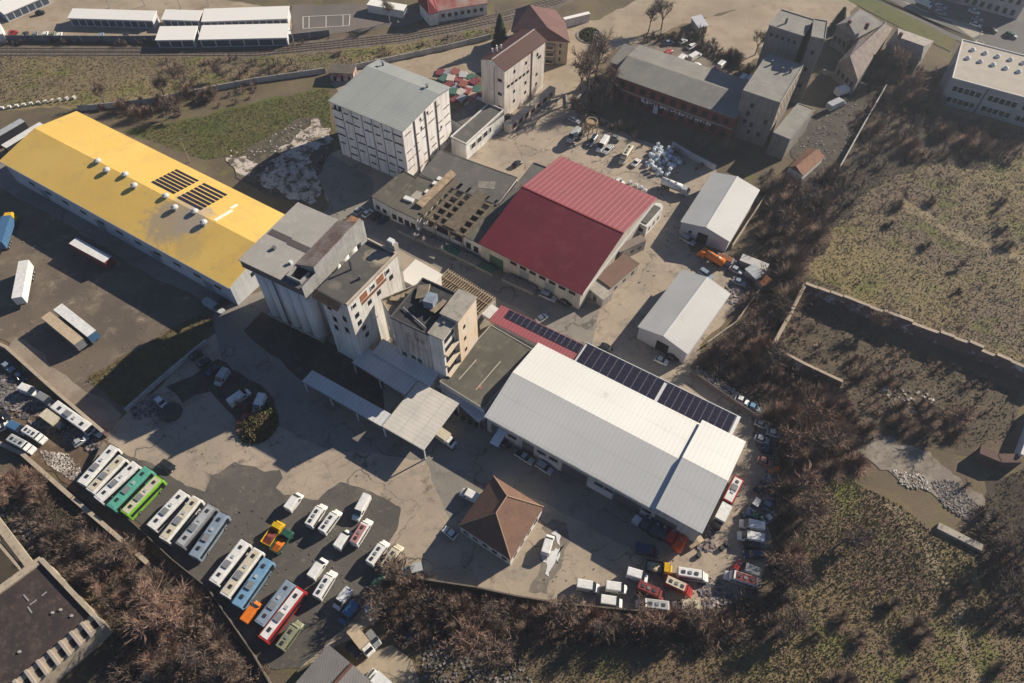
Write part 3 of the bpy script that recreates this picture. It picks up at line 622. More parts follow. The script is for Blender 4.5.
b.walls(WHITEWALL, 5.3); b.part('roof', MB().slab([(-.2,-.2,5.4),(b.L+.2,-.2,5.4),(b.L+.2,b.W,6.2),(-.2,b.W,6.2)], .15), SHEET)

# tall white block
TW = mat('tall_white_wall', (.76,.73,.70), (.66,.62,.59), .12, .9, streak=.45, dirt=((.30,.22,.18), .5, .67))
b = Bld('storehouse', 'tall windowless white storehouse with grey roof and black grid bands', 'storehouse', (330.5,101), (402.3,131), (447,87.5), 19.6)
b.walls(TW); b.gable(mat('pale_grey_roof', (.30,.315,.30), (.26,.275,.265), .1, .6, ribs=(1,1.2,.05,(.2,.21,.2)), lines=(0,5.2,.03,(.2,.2,.19)), fine=.05), 1.0, 'x', .5, TW, pos=.78)
BAND = mat('black_band', (.07,.055,.05), (.13,.10,.09), .8, .9)
for i in range(1, 7): b.part('pilaster', MB().box(b.L*i/7-.07,b.L*i/7+.07,-.12,-.02,0,19.5), BAND)
for k in range(6):
    for i in range(7):
        if (i*3+k*5) % 6: b.part('ledge', MB().box(b.L*i/7+.15+rng.uniform(0,.9),b.L*(i+1)/7-.15-rng.uniform(0,1.3),-.3,-.02,2.2+k*3,2.35+rng.uniform(0,.2)+k*3), BAND)
for i in (1,2,3): b.part('pilaster', MB().box(b.L+.02,b.L+.25,b.W*i/4.3-.18,b.W*i/4.3+.18,0,19.5), BAND)
for k in range(6):
    for i in range(6):
        if (i*5+k*3) % 4 > 0: b.part('ledge', MB().box(b.L+.02,b.L+.2,b.W*i/6+.4+rng.uniform(0,.8),b.W*(i+1)/6-.3-rng.uniform(0,1.2),2.2+k*3,2.3+rng.uniform(0,.2)+k*3), BAND)
for k, u in ((5,8.5),(4,8.5),(5,12),(2,18)): b.open('x1', u, 2.6+k*3, .8, .9)
for u in (1.4, 3.0): b.open('y0', u, 17.5, .9, 1.3, DARKVOID)
for x, y in ((b.L*.82, b.W*.82), (b.L*.12, b.W*.92)): 
    v = b.part('vent_pipe', MB().cone((x,y,20),(x,y,21.4),.3,.3,8), plain('hatch_dark', (.1,.1,.1), .8)); MB().obox(x,y,21.6,.9,.9,.3).build('vent_cap', STEEL, v)

# dark low block behind it with white windowed facade
b = Bld('annex_building', 'low dark roofed annex with white windowed wall between two towers', 'annex', (451,138), (466,145), (503,111), 6)
b.walls(WHITEWALL); b.flat(FELTG, par=.5, parm=WHITEWALL); b.row('x1', 5, 2, b.W-2, 2.6, 2.2, 1.9, frame=plain('white_trim', (.62,.62,.6), .5))
b = Bld('flat_block', 'dark flat roof half hidden between the tall storehouse and the slim tower', 'block', (449,118), (478,134), (498,111), 5.4)
b.walls(WHITEWALL); b.flat(FELTG, par=.1)
# slim tower with maroon roof
ST = mat('peeling_render', (.72,.66,.59), (.62,.54,.47), .2, .9, streak=.5, dirt=((.36,.26,.20), .3, .58))
b = Bld('tower_house', 'slim tall building with peeling walls and maroon gable roof', 'building', (481,59.5), (504.5,71), (541.5,39.5), 17.6)
MAROON = mat('maroon_roof', (.075,.024,.018), (.055,.02,.016), .5, .6, ribs=(1,.8,.1,(.09,.03,.025)), fine=.12)
b.walls(ST); b.gable(MAROON, 2.0, 'y', .35, ST, ridge=plain('ridge_white', (.36,.32,.3), .6))
for k in range(4):
    b.row('x1', 6, 1, b.W*.62, 3.5+k*3.6, 1.3, .9, m=DARKVOID) if k in (2,) else b.row('x1', 3, 2, b.W-1, 3.5+k*3.6, .9, 1.1, m=GLASS)
b.open('x1', b.W*.86, 13, 1.6, .9, DARKVOID); b.part('downpipe', MB().box(b.L+.02,b.L+.2,b.W*.66,b.W*.66+.35,0,17.4), RUST); b.part('downpipe', MB().box(b.L*.55,b.L*.55+.4,-.16,-.02,0,17.4), plain('pipe_grey', (.35,.33,.32), .8))
for z in (3, 8, 13): b.open('y0', b.L*.8, z, 1.6, 1.0, DARKVOID)
for i in range(4): b.part('roof_vent', MB().cone((1.3+.9*(i%2), 4+i*1.1, 18.3),(1.3+.9*(i%2), 4+i*1.1, 20),.25,.25,8), plain('hatch_white', (.6,.6,.6), .8))
b = Bld('shop_row', 'narrow glazed ground floor row at the foot of the slim tower', 'annex', (504,124), (508,126), (541,82), 2.8, L=2.2)
b.walls(mat('cream_wall', (.58,.52,.43), (.48,.42,.34), .5)); b.flat(CONC, par=0); b.row('x1', 7, 1, b.W-1, .9, 1.7, 1.5, frame=plain('red_frame', (.3,.07,.05), .6))

# hip roofed house at the top
HP = mat('rose_tile', (.15,.075,.068), (.12,.062,.058), .4, .8, lines=(1,.5,.15,(.15,.08,.075)), fine=.12)
x, y = G(541,39,9); h_ = empty('house', x, y, 0, 0, 'three storey beige house with rose hip roof and bay windows', 'house')
V = [(511,31,9),(543,40,9),(570,42,9),(566,24,9),(556,10,9),(516,9,9),(530,5,13.5),(548,28,12.2)]
polyroof('roof', V, [(0,1,7,6),(0,6,5),(1,2,7),(2,3,4,6,7),(4,5,6)], HP, h_, x, y)
polywalls(V, [0,1,2,4,5], h_, x, y, mat('beige_render', (.42,.34,.25), (.36,.29,.22), .4), .7)
bx, by = (np.array(G(543,40,9)) + np.array(G(570,42,9)))/2 - (x, y); bay = MB()
wa = math.atan2(G(570,42,9)[1]-G(543,40,9)[1], G(570,42,9)[0]-G(543,40,9)[0])
for k in range(3):
    f = MB().obox(bx-2.2, by-.05, 1.6+k*2.6, 3.0, 1.6, 1.9, wa).build('bay_window', mat('beige_render', (.42,.34,.25)), h_); MB().obox(bx-2.2, by-.8, 1.8+k*2.6, 2.4, .3, 1.2, wa).build('pane', GLASS, f)
    MB().obox(bx+1.5, by+.55, 1.9+k*2.6, .7, .5, 1.5, wa).build('window', GLASS, h_)

# brick hall and two grey towers (right)
BRK = mat('red_brick', (.18,.055,.04), (.13,.045,.038), .3, .9, streak=.4, fine=.15)
b = Bld('brick_hall', 'long two storey red brick hall with grey roof and graffiti', 'hall', (616,75), (737,117.5), (747,82), 9)
GS = mat('weathered_grey_roof', (.20,.195,.175), (.165,.16,.15), .15, .8, ribs=(0,1.1,.06,(.13,.13,.12)), c3=(.23,.22,.19), fine=.08)
b.walls(BRK); b.part('roof', MB().slab([(-.6,-.8,9.1),(b.L,-.8,9.1),(b.L,b.W*.5,10.6),(-.6,b.W*.5,10.6)], .2).slab([(-.6,b.W*.5,10.6),(b.L,b.W*.5,10.6),(b.L,b.W+.4,9.3),(-.6,b.W+.4,9.3)], .2), GS)
b.part('cornice', MB().box(-.2,b.L,-.3,-.02,4.3,4.7), CONC)
for zz in (1.0, 5.2): b.row('y0', 11, 1, b.L-1, zz, 1.8, 2.2, m=DARKVOID)
gr = MB()
for i in range(26):
    u = 10 + i*.95 + rng.uniform(-.2,.2); gr.box(u,u+.22,-.06,-.02,2.6,3.9); gr.box(u,u+.7,-.075,-.021,2.6+rng.uniform(0,1),2.85+rng.uniform(.1,1.1))
b.part('graffiti', gr, plain('graffiti_white', (.55,.55,.58), .8)); b.open('y0', 15.5, .1, 1.6, 2.6, plain('pale_door', (.5,.5,.55)), 'door')
b = Bld('end_wing', 'low end wing of the brick hall with weathered slanted roof', 'annex', (611,62), (628,68), (641,53), 7.4)
b.walls(BRK); b.part('roof', MB().slab([(-.4,-.4,7.5),(b.L+.3,-.4,7.5),(b.L+.3,b.W+.4,8.6),(-.4,b.W+.4,8.6)], .2), GS)
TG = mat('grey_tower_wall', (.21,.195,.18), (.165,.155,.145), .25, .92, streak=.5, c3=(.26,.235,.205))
TL = mat('sunlit_tower_wall', (.40,.34,.27), (.33,.28,.23), .3, .92, streak=.3)  # lighter, warmer copy of the tower wall, painting in the sunlit side
TR = mat('tower_roof_felt', (.24,.235,.215), (.20,.195,.18), .2, .9, c3=(.28,.27,.24))
b = Bld('grey_tower', 'grey concrete block tower standing at the end of the brick hall', 'building', (743,91), (780,103.4), (807,67), 16.5)
b.walls(TG); b.flat(TR, par=.2)
b.part('sunlit_side', MB().box(b.L+.01,b.L+.14,0,b.W,7.3,16.4), TL)
for k in range(3): b.row('x1', 7, 1, b.W-1, 8.2+k*2.7, 1.3, 1.4, off=.13)
for u, z in ((4,12),(3.6,9),(3.4,6),(5.6,5.5),(8.6,3),(5.5,2.8),(9.5,8)): b.open('y0', u, z, 1.1, 1.6, DARKVOID)
for x, y in ((3,b.W-5),(7,b.W-7),(9.4,b.W-6)): b.part('vent_pipe', MB().cone((x,y,16.6),(x,y,18.2),.35,.35,8), plain('hatch_dark', (.1,.1,.1), .8))
b = Bld('stair_annex', 'flat roofed lower annex on the sunny side of the grey tower', 'annex', (773.5,133), (790,140), (811,109), 8)
b.walls(TG); b.flat(TR, par=.15)
b = Bld('grey_tower', 'farther tall grey tower with a row of small top windows', 'building', (769,26), (803,37), (780,10), 22)
b.walls(TG); b.flat(TR, par=.25)
b.row('y0', 5, .6, b.L-1, 19, .8, 1.1, m=DARKVOID); b.row('y0', 3, 1, b.L-1, 11, .8, 1.2, m=DARKVOID); b.part('vent_pipe', MB().cone((4,4,22),(4,4,24),.35,.35,8), plain('hatch_dark', (.1,.1,.1), .8))
b = Bld('slab_tower', 'thin slab tower with beige sunlit edge beside the farther tower', 'building', (811,37.5), (824.6,40), (836,23.7), 23.4)
b.walls(TG); b.flat(TR, par=.25); b.part('sunlit_side', MB().box(b.L+.01,b.L+.14,0,b.W,0,23.3), TL)
for k in range(7): b.row('x1', 3, 1, b.W-1, 1.5+k*3, 1.5, 1.3, off=.13)
for z in (6, 12, 18): b.open('y0', 2, z, 1, 1.3, DARKVOID)
x, y = G(806,160); h_ = empty('cottage', x, y, 0, 0, 'small cottage with orange tiled gable roof by the rubble yard', 'cottage')
OT = mat('orange_tile', (.24,.12,.075), (.18,.095,.062), .5, .85, fine=.15)
V = [(795,163,3),(811,174,3),(826,153,3),(811,147,3),(802,160,4.6),(814,149,4.6)]
V = [(788,167,2.6),(803,176,2.6),(825,156,2.6),(809,148,2.6),(796,166,4.6),(817,149,4.6)]
polyroof('roof', V, [(0,4,5,3),(4,1,2,5)], OT, h_, x, y); polywalls(V, [0,1,2,3], h_, x, y, WHITEWALL, .4)

# old houses beyond the towers
for nm, lab, V, F, idx, m in (
  ('house','old house with pale grey roof behind the slab tower', [(836,25,8),(857,38,8),(884,24,8),(860,9,8),(848,22,11.5),(870,14,11.5)], [(0,1,5,4),(1,2,5),(2,3,4,5),(3,0,4)], [0,1,2,3], mat('pale_slate', (.28,.265,.25), (.22,.20,.19), .5, .9)),
  ('house','old house with wide brown tiled roof facing the rubble yard', [(838,62,6.5),(858,80,6.5),(893,28,6.5),(886,20,6.5),(860,38,6.5),(850,56,10.5),(884,24,10.5)], [(0,1,5),(1,2,6,5),(0,5,6,3,4)], [0,1,2,3,4], mat('brown_tile', (.25,.21,.185), (.18,.15,.135), .6, .9, dirt=((.11,.08,.07), .8, .56))),
  ('house','old house with long grey patched roof nearest the school', [(886,44,7),(921,60,7),(934,41,7),(898,28,7),(898,37,10.5),(924,46,10.5)], [(0,1,5,4),(1,2,5),(2,3,4,5),(3,0,4)], [0,1,2,3], mat('patched_grey', (.27,.245,.22), (.20,.18,.165), .5, .9, dirt=((.13,.10,.09), .5, .58)))):
    x, y = G(V[1][0], V[1][1], 0); h_ = empty(nm, x, y, 0, 0, lab, 'house', None)
    polyroof('roof', V, F, m, h_, x, y); polywalls(V, idx, h_, x, y, mat('sooty_wall', (.22,.2,.185), (.17,.155,.145), .4, .9), .5)
    A, B = np.array(G(*V[0])), np.array(G(*V[1])); d = (B-A)/np.linalg.norm(B-A); n_ = np.array([d[1], -d[0]])
    for i in range(4):
        c = A + (B-A)*(i+.7)/4.6 + n_*(-.42); MB().obox(c[0]-x, c[1]-y, 3.4, 1.1, .2, 1.8, math.atan2(d[1], d[0])).build('window', GLASS, h_)
    MB().obox((G(*V[4])[0]+.5)-x, G(*V[4])[1]-y, 11, .9, .9, 2.2, .4).build('chimney', BRK, h_)

# school block at the right edge
b = Bld('school_building', 'two storey pale school block with flat roof and rows of dome skylights', 'school', (952,78.7), (1060,108), (969.6,42.4), 9.3)
SW = mat('school_wall', (.42,.385,.37), (.36,.33,.32), .3, .85)
b.walls(SW); b.flat(mat('gravel_roof', (.40,.365,.31), (.36,.325,.28), .3, .95, fine=.1), par=.3, parm=plain('white_coping', (.6,.58,.55), .7))
for r_, (yy) in enumerate((b.W*.56, b.W*.80)):
    for i in range(7):
        x = 3.0 + i*4.0 + (0 if r_ == 0 else .9)
        mb = MB().cone((x,yy,9.5),(x,yy,10.1),.9,.75,10).cone((x,yy,10.1),(x,yy,10.5),.75,.25,10); b.part('dome_skylight', mb, plain('dome_white', (.68,.66,.62), .4))
for z in (1.4, 5.4):
    for g0 in (1.5, 12.5, 23): b.row('y0', 5, g0, g0+9, z, 1.5, 1.9, frame=plain('white_trim', (.62,.62,.6), .5))
b.part('downpipe', MB().box(11.2,11.5,-.2,-.02,0,9.2), plain('dark_pipe', (.05,.05,.06), .7))
b = Bld('school_wing', 'narrow lower link wing on the left of the school block', 'annex', (945,73), (952,76), (970,38), 6.5)
b.walls(SW); b.flat(mat('gravel_roof', (.4,.365,.31)), par=.2)
b = Bld('apartment_block', 'pale apartment facade cut by the top right corner', 'building', (955,-23), (1030,-3), (1040,-20), 9, W=12)
b.walls(SW); b.flat(TR); b.row('y0', 9, 1, b.L-1, 5.2, 1.4, 2.0); b.row('y0', 9, 1, b.L-1, 1.2, 1.4, 2.0)

# red hall
b = Bld('red_hall', 'big hall with crimson roof, ribbed and striped on its far slope', 'hall', (481,243.5), (581,293.5), (654,198.5), 6.8)
RW = mat('cream_hall_wall', (.46,.43,.37), (.38,.35,.31), .3, .85, streak=.3)
b.walls(RW)
b.gable(mat('crimson_roof', (.135,.016,.027), (.115,.015,.024), .1, .55, ribs=(0,1.0,.06,(.09,.012,.018)), fine=.10, c3=(.15,.028,.036), lines=(1,7,.02,(.09,.012,.018))), 4.2, 'x', .5, RW,
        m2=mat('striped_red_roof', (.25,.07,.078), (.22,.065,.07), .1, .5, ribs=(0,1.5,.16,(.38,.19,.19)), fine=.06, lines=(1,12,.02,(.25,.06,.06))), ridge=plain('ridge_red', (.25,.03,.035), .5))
GD = plain('green_door', (.03,.09,.06), .6)
for u, w_ in ((5,4.5),(14,3),(22,3),): b.open('y0', u, .1, w_, 4.2, GD if u < 8 else plain('roller_door_grey', (.2,.22,.24), .6), 'door')
b.row('y0', 7, 9, b.L-1, 4.8, 2.0, 1.1)
b.part('side_band', MB().box(b.L+.02,b.L+.15,1,b.W-1,4.8,5.8), plain('pale_panel', (.5,.5,.5), .8))
for lab, p0, p1, p3, h, m in (('brown flat roofed shed against the right side of the red hall', (596,277.5), (611,288), (629.5,257.5), 3.6, mat('brown_felt', (.17,.105,.08), (.14,.09,.07), .3, .9)),
                          ('grey brown flat roofed shed behind the brown one', (615,247), (620,252.5), (637,231), 3.8, mat('greybrown_felt', (.21,.165,.14), (.17,.135,.12), .3, .9)),
                          ('small pale shed at the near corner of the red hall', (588,288), (603,300), (611,291), 3.2, CONC)):
    b = Bld('side_shed', lab, 'shed', p0, p1, p3, h); b.walls(RW); b.flat(m, par=0); b.row('y0', 1, .5, b.L-.5, .2, 1.2, 2.1, m=plain('dark_door', (.1,.07,.06)), name='door')
    if b.W > 4: b.row('x1', 3, .6, b.W-.6, 1.2, 1.1, 1.1)
b = Bld('tank_store', 'white round ended store with dark flat top behind the red hall', 'store', (637,222), (647,227), (660,203), 4)
mb = MB().prism([(0,0),(b.L,0),(b.L,b.W-2),(b.L*.85,b.W-.5),(b.L*.5,b.W),(b.L*.15,b.W-.5),(0,b.W-2)], 0, 4); b.part('wall', mb, WHITEWALL)
b.part('roof', MB().box(.6,b.L-.6,.8,b.W-1.8,4.01,4.25), FELTG); b.open('y0', b.L/2, 1.2, 1.4, 1.4); b.row('x1', 3, .6, b.W-2.4, 1.4, 1, 1.2)

# two grey sheds
SG = mat('galvanised_roof', (.40,.405,.40), (.36,.365,.36), .15, .5, ribs=(1,1.0,.06,(.3,.3,.3)), fine=.03)
LW = mat('shed_wall', (.44,.42,.43), (.38,.37,.385), .3, .8)
b = Bld('metal_shed', 'grey gabled metal shed with dark open door, farther of the pair', 'shed', (682,222), (729,241), (715.7,174.7), 4.8)
b.walls(LW); b.gable(SG, 1.7, 'y', .4, LW, ridge=plain('ridge_pale', (.55,.55,.54), .5)); b.open('y0', 6.7, .05, 3.0, 3.6, DARKVOID, 'door'); b.open('y0', 3, 2, .9, .9)
b = Bld('metal_shed', 'grey gabled metal shed with white ridge, nearer of the pair', 'shed', (639.5,327), (687,353), (684.5,280), 4.8, W=23)
b.walls(LW); b.gable(SG, 1.7, 'y', .4, LW, ridge=plain('ridge_pale', (.55,.55,.54), .5)); b.open('y0', 7, .05, 3.4, 3.6, DARKVOID, 'door')

# hip roofed cottage in the yard
x, y = G(510.8,560,4.4); h_ = empty('hip_roof_house', x, y, 0, 0, 'white walled house with brown hip roof standing in the yard', 'house')
BT = mat('brown_tile_roof', (.16,.092,.065), (.13,.078,.057), .5, .85, fine=.16, c3=(.105,.062,.046))
V = [(458.5,525.4,4.4),(510.8,560,4.4),(543.7,507,4.4),(493.6,476,4.4),(496,513,9.4),(507,496,9.4)]
polyroof('roof', V, [(0,1,4),(1,2,5,4),(2,3,5),(3,0,4,5)], BT, h_, x, y, .18)
P = [np.array(G(*v[:2], v[2])) - (x, y) for v in V[:4]]; c = sum(P)/4
Pi = [tuple(c + (p-c)*.965) for p in P]; MB().prism(Pi, 0, 4.3).build('wall', WHITEWALL, h_)
rt = MB()
for a, b2 in ((0,4),(1,4),(2,5),(3,5),(4,5)):
    A = np.array((*G(*V[a]), V[a][2])) - (x,y,-.06); B = np.array((*G(*V[b2]), V[b2][2])) - (x,y,-.06); rt.cone(A, B, .14, .14, 6)
rt.build('ridge_tiles', mat('ridge_tile', (.33,.22,.15), (.3,.2,.14), .5), h_)
A, B = np.array(Pi[0]), np.array(Pi[1]); d = (B-A)/np.linalg.norm(B-A); n_ = np.array([d[1], -d[0]]); yw = math.atan2(d[1], d[0])
for i in range(5): c = A + (B-A)*(i+.6)/5.2 + n_*.02; f = MB().obox(c[0], c[1], 2.3, 1.5, .16, 1.5, yw).build('window', plain('white_trim', (.62,.62,.6), .5), h_); c2 = c + n_*.06; MB().obox(c2[0], c2[1], 2.3, 1.25, .16, 1.25, yw).build('pane', GLASS, f)
A, B = np.array(Pi[1]), np.array(Pi[2]); d = (B-A)/np.linalg.norm(B-A); n_ = np.array([d[1], -d[0]]); yw = math.atan2(d[1], d[0])
for i in range(4): c = A + (B-A)*(i+.7)/4.6 + n_*.02; MB().obox(c[0], c[1], 1.9, 1.2, .16, 1.3, yw).build('window', GLASS, h_)

# flat roofed complex in the middle with the broken open frame
b = Bld('flat_block', 'grey flat roofed block at the foot of the tall storehouse', 'block', (372,197), (388,206), (412,176), 5)
b.walls(WHITEWALL); b.flat(FELT, par=.15); b.row('y0', 2, .5, b.L-.5, 1.2, 1.4, 1.5)
b = Bld('flat_block', 'felt roofed block with white skylight boxes beside the open frame', 'block', (388.5,206.5), (417,220), (441,184), 5.2)
b.walls(WHITEWALL); b.flat(FELT, par=.2); b.row('y0', 4, .5, b.L-.5, 1, 1.5, 2, m=DARKVOID)
for px, py in ((428,193),(435.5,184.5),(440,180),(409,200)): x, y = b.loc(px, py, 5.4); b.part('skylight_box', MB().obox(x, y, 5.7, 1.6 if px > 410 else 3, 1.4, .7, .1), plain('hatch_white', (.6,.6,.6), .8))
b.part('roof_patch', MB().obox(5, 8, 5.46, 4, 3, .05, 0), CONC)
b = Bld('open_frame_ruin', 'roofless concrete frame with two rows of square holes', 'ruin', (419,213), (464,235), (492,197), 5.6)
nx, ny = 5, 6
for i in range(nx+1): x = i*b.L/nx; b.part('roof_beam', MB().box(x-(.35 if i in (0,2,5) else .5),x+(.35 if i in (0,2,5) else .5),0,b.W,4.9,5.5), mat('brown_concrete', (.13,.105,.075), (.085,.07,.053), .6, .95, c3=(.19,.155,.11), fine=.25))
for j in range(ny+1): y = j*b.W/ny; b.part('roof_beam', MB().box(0,b.L,y-.42,y+.42,4.8,5.4), mat('brown_concrete', (.25,.20,.14)))
for i in (1, 3): b.part('roof_slab', MB().box((i+.02)*b.L/nx-(.9 if i == 3 else 0),(i+.98)*b.L/nx,0.05,b.W,5.52,5.7) if i == 3 else MB().box(.05,.55*b.L/nx,0,b.W,5.52,5.75), mat('brown_concrete', (.25,.20,.14)))
b.part('floor', MB().box(.3,b.L-.3,.3,b.W-.3,.1,.5), DARKGROUND)  # dark floor colour stands for the unlit interior under the holes
for i in range(4): 
    for y in (.3, b.W-.3): x = .4 + i*(b.L-.8)/3; b.part('pillar', MB().box(x-.3,x+.3,y-.3,y+.3,0,4.8), CONC)
b.part('front_wall', MB().box(0,b.L,.0,.25,0,1.6), WHITEWALL)
b.part('wooden_roof_strip', MB().slab([(-2.4,2,6.6),(-.3,2,6.0),(-.3,b.W+2,6.0),(-2.4,b.W+2,6.6)], .2), WOOD)
b = Bld('flat_block', 'wide dark grey flat roof behind the open concrete frame', 'block', (419,176), (497,205), (514,177), 5.3)
b.walls(WHITEWALL); b.flat(FELTG, par=.1); 
b.part('roof_stain', MB().obox(b.L*.75, b.W*.45, 5.54, 5, 3.2, .05, .4), mat('lichen_stain', (.25,.23,.19), (.14,.13,.12), 1, .95))
b = Bld('flat_block', 'small dark roofed block wedged against the red hall', 'block', (463,236), (481,245), (505,207), 4.9)
b.walls(WHITEWALL); b.flat(FELT, par=.1); b.row('y0', 2, .5, b.L-.5, 1, 1.6, 2.2, m=DARKVOID)
b = Bld('flat_block', 'dark flat roof strip between the wide grey roof and the red hall', 'block', (495,212), (515,220), (546,168), 5.1)
b.walls(WHITEWALL); b.flat(FELTG, par=.25)

# bottom-left ruin with window frames, bottom shed
x, y = G(45,600); RU = mat('pale_ruin_wall', (.40,.335,.25), (.32,.27,.20), .4, .95, c3=(.22,.18,.14), fine=.14)
r_ = empty('flat_roofed_block', x, y, 0, 0, '', 'block')
def wallrun(root, pts, h, th, m, name='wall', px_h=None, taper=False):
    P = [np.array(G(*p, h if px_h is None else px_h)) - (root.location.x, root.location.y) for p in pts]
    for a, c in zip(P, P[1:]):
        d = c-a; L = np.linalg.norm(d); mb = MB(); n = max(1, int(L/6)); yw = math.atan2(d[1], d[0])
        for k in range(n):
            q = a + d*(k+.5)/n; hh = h*(1 if not taper else rng.uniform(.72, 1.0)); mb.obox(q[0], q[1], hh/2, L/n+.01, th*(1+.02*(k%2)), hh, yw)
        mb.build(name, m, root)
Q = lambda p, z: np.array(G(p[0], p[1], z)) - (x, y)
FL = [(-60,640),(0,592),(42,560),(92,613),(8,686),(-40,730)]
MB().prism([tuple(Q(p, 5)) for p in FL], 0, 4.9).build('wall', RU, r_)
MB().prism([tuple(Q(p, 5)) for p in FL], 4.91, 5.05).build('roof', mat('tar_floor', (.05,.036,.034), (.035,.027,.028), .25, .95, c3=(.085,.062,.052), fine=.3), r_)
def strip(a, c, wd, z0, z1, nm, m_, off=0):
    A, B = Q(a, 5), Q(c, 5); d = B-A; L = np.linalg.norm(d); n_ = np.array([d[1], -d[0]])/L; M_ = (A+B)/2 + n_*off
    return MB().obox(M_[0], M_[1], (z0+z1)/2, L, wd, z1-z0, math.atan2(d[1], d[0])).build(nm, m_, r_)
strip((42,560),(95,616),.8,5.06,5.7,'parapet',RU); strip((-10,598),(42,560),1.6,5.06,5.5,'parapet',RU); strip((-20,500),(30,566),1.6,4.0,4.8,'side_wall',RU); strip((-16,528),(24,574),.5,3.0,4.4,'side_wall',RU)
A, B = Q((94,615),5), Q((4,692),5); d = B-A; L = np.linalg.norm(d); e_ = d/L; n_ = np.array([-e_[1], e_[0]]); yw = math.atan2(e_[1], e_[0])
if n_ @ (Q((100,622),5)-A) < 0: n_ = -n_
nb = 8
for k in range(nb):
    c = A + e_*L*(k+.5)/nb + n_*1.4; w_ = L/nb
    bay = MB().obox(c[0], c[1], 2.55, w_-.02, 3.4, 5.1, yw).build('roof_bay', RU, r_)
    c2 = c + n_*.4 - e_*.3; MB().obox(c2[0], c2[1], 5.13, w_*.42, 1.7, .06, yw).build('opening', DARKVOID, bay)
    c3 = A + e_*L*k/nb + n_*1.6; MB().obox(c3[0], c3[1], 5.35, .55, 3.8, .5, yw).build('fin', plain('fin_pale', (.33,.29,.25), .8), r_)
for px, py in ((53,613),(61,610),(72,616),(20,652)):
    q = Q((px,py), 5); MB().cone((q[0],q[1],5.05),(q[0],q[1],5.35),.28,.28,10).build('roof_vent', plain('vent_grey', (.3,.29,.28), .8), r_)
for a_, c_ in (((24,595),(29,601)),((30,605),(37,600)),((28,607),(32,613)),((42,596),(47,592))): strip(a_, c_, .25, 5.06, 5.16, 'roof_batten', plain('batten_grey', (.25,.24,.24), .8))
r_['label'] = 'dark tar roofed block with pale parapet and a row of roof bays'; 
x, y = G(330,670); s_ = empty('corrugated_shed', x, y, 0, 0, 'grey corrugated shed with brown ridge at the bottom edge', 'shed')
CR = mat('fibre_cement', (.20,.19,.185), (.165,.16,.155), .3, .9, ribs=(0,.5,.25,(.13,.125,.12)), fine=.12)
V = [(291,688,4),(328.5,644.5,4),(352,664,5.2),(316,704,5.2),(374,684,4),(340,728,4)]
polyroof('roof', V, [(0,3,2,1),(3,5,4,2)], CR, s_, x, y); polywalls(V, [0,1,4,5], s_, x, y, CONC, .4)
A = np.array((*G(352,664,5.3), 5.4)) - (x,y,0); B = np.array((*G(316,704,5.3), 5.4)) - (x,y,0); MB().cone(A, B, .35, .35, 6).build('ridge_cap', mat('brown_ridge', (.13,.06,.04), (.1,.05,.035), .6), s_)

# carports and sheds beyond the railway
CPW = plain('carport_white', (.74,.72,.68), .6); CPD = plain('carport_glass', (.055,.075,.105), .3)
for lab, p0, p1, p3, bays in (('long white roofed row of open garages, left of the pair by the gap', (68.5,17.5), (152,20), (74,10), 11),
                    ('short white roofed garage row between the two long ones', (162,19), (198,20), (166,11), 5),
                    ('long white roofed garage row at the court side', (202,21), (287,18), (203,10.5), 12),
                    ('short low white roof in front of the short garage row', (156,39.5), (193,39), (158,28), 3),
                    ('long low white roof in front of the court side garages', (199,39), (286.5,37), (201,27), 6),
                    ('slanting white garage row cut by the top left corner', (4,13.5), (47,-5), (-3,4), 6)):
    b = Bld('garage_row', lab, 'garages', p0, p1, p3, 3.4, 'white roofed garage rows')
    b.part('roof', MB().slab([(-.3,-.4,3.4),(b.L+.3,-.4,3.4),(b.L+.3,b.W+.3,3.9),(-.3,b.W+.3,3.9)], .25), CPW)
    b.walls(plain('garage_wall', (.45,.46,.48), .7), 3.1)
    b.row('y0', bays, .3, b.L-.3, .5, (b.L-.6)/bays-.5, 2.1, m=CPD)
b = Bld('garage_row', 'white walled shed with slanted end at the left edge', 'garages', (-20,40), (3,34), (-8,22), 3.4, None, W=9); b.walls(WHITEWALL); b.flat(CPW, par=0)
b = Bld('white_shed', 'small white flat shed beyond the sports court', 'shed', (367,5), (403,11), (404,4), 3, W=4); b.walls(WHITEWALL); b.flat(CPW, par=0)
x, y = G(430,14); h_ = empty('house', x, y, 0, 0, 'white house with steep crimson roof cut by the top edge', 'house')
V = [(418,2,5),(429,14,5),(438,12,5),(440,-8,5),(420,-12,5),(427,-3,9),(431,-9,9)]; CRM = mat('crimson_house_roof', (.17,.022,.03), (.14,.02,.026), .4, .7)
polyroof('roof', V, [(0,1,5),(1,2,6,5),(2,3,6),(4,0,5,6)], CRM, h_, x, y); polywalls(V, [0,1,2,3,4], h_, x, y, WHITEWALL, .4)
b = Bld('long_house', 'long white building with faded red roof along the railway', 'building', (437,11), (487,3), (438,-6), 4.5, W=9); b.walls(WHITEWALL)
b.gable(mat('faded_red_roof', (.30,.09,.075), (.36,.28,.24), .2, .8), 2.2, 'x', .4, WHITEWALL); b.row('y0', 7, 1, b.L-1, 1.6, 1.3, 1.4)
b = Bld('hut', 'small ruined hut with dark roof and maroon wall by the long wall', 'hut', (329,73), (353,74), (352,65), 3.2); b.walls(mat('maroon_wall', (.2,.06,.06), (.4,.36,.34), .6, .9)); b.flat(mat('hut_roof', (.09,.075,.065), (.13,.11,.09), .5), par=0); b.row('y0', 3, .4, b.L-.4, .3, .8, 1.8, m=DARKVOID)
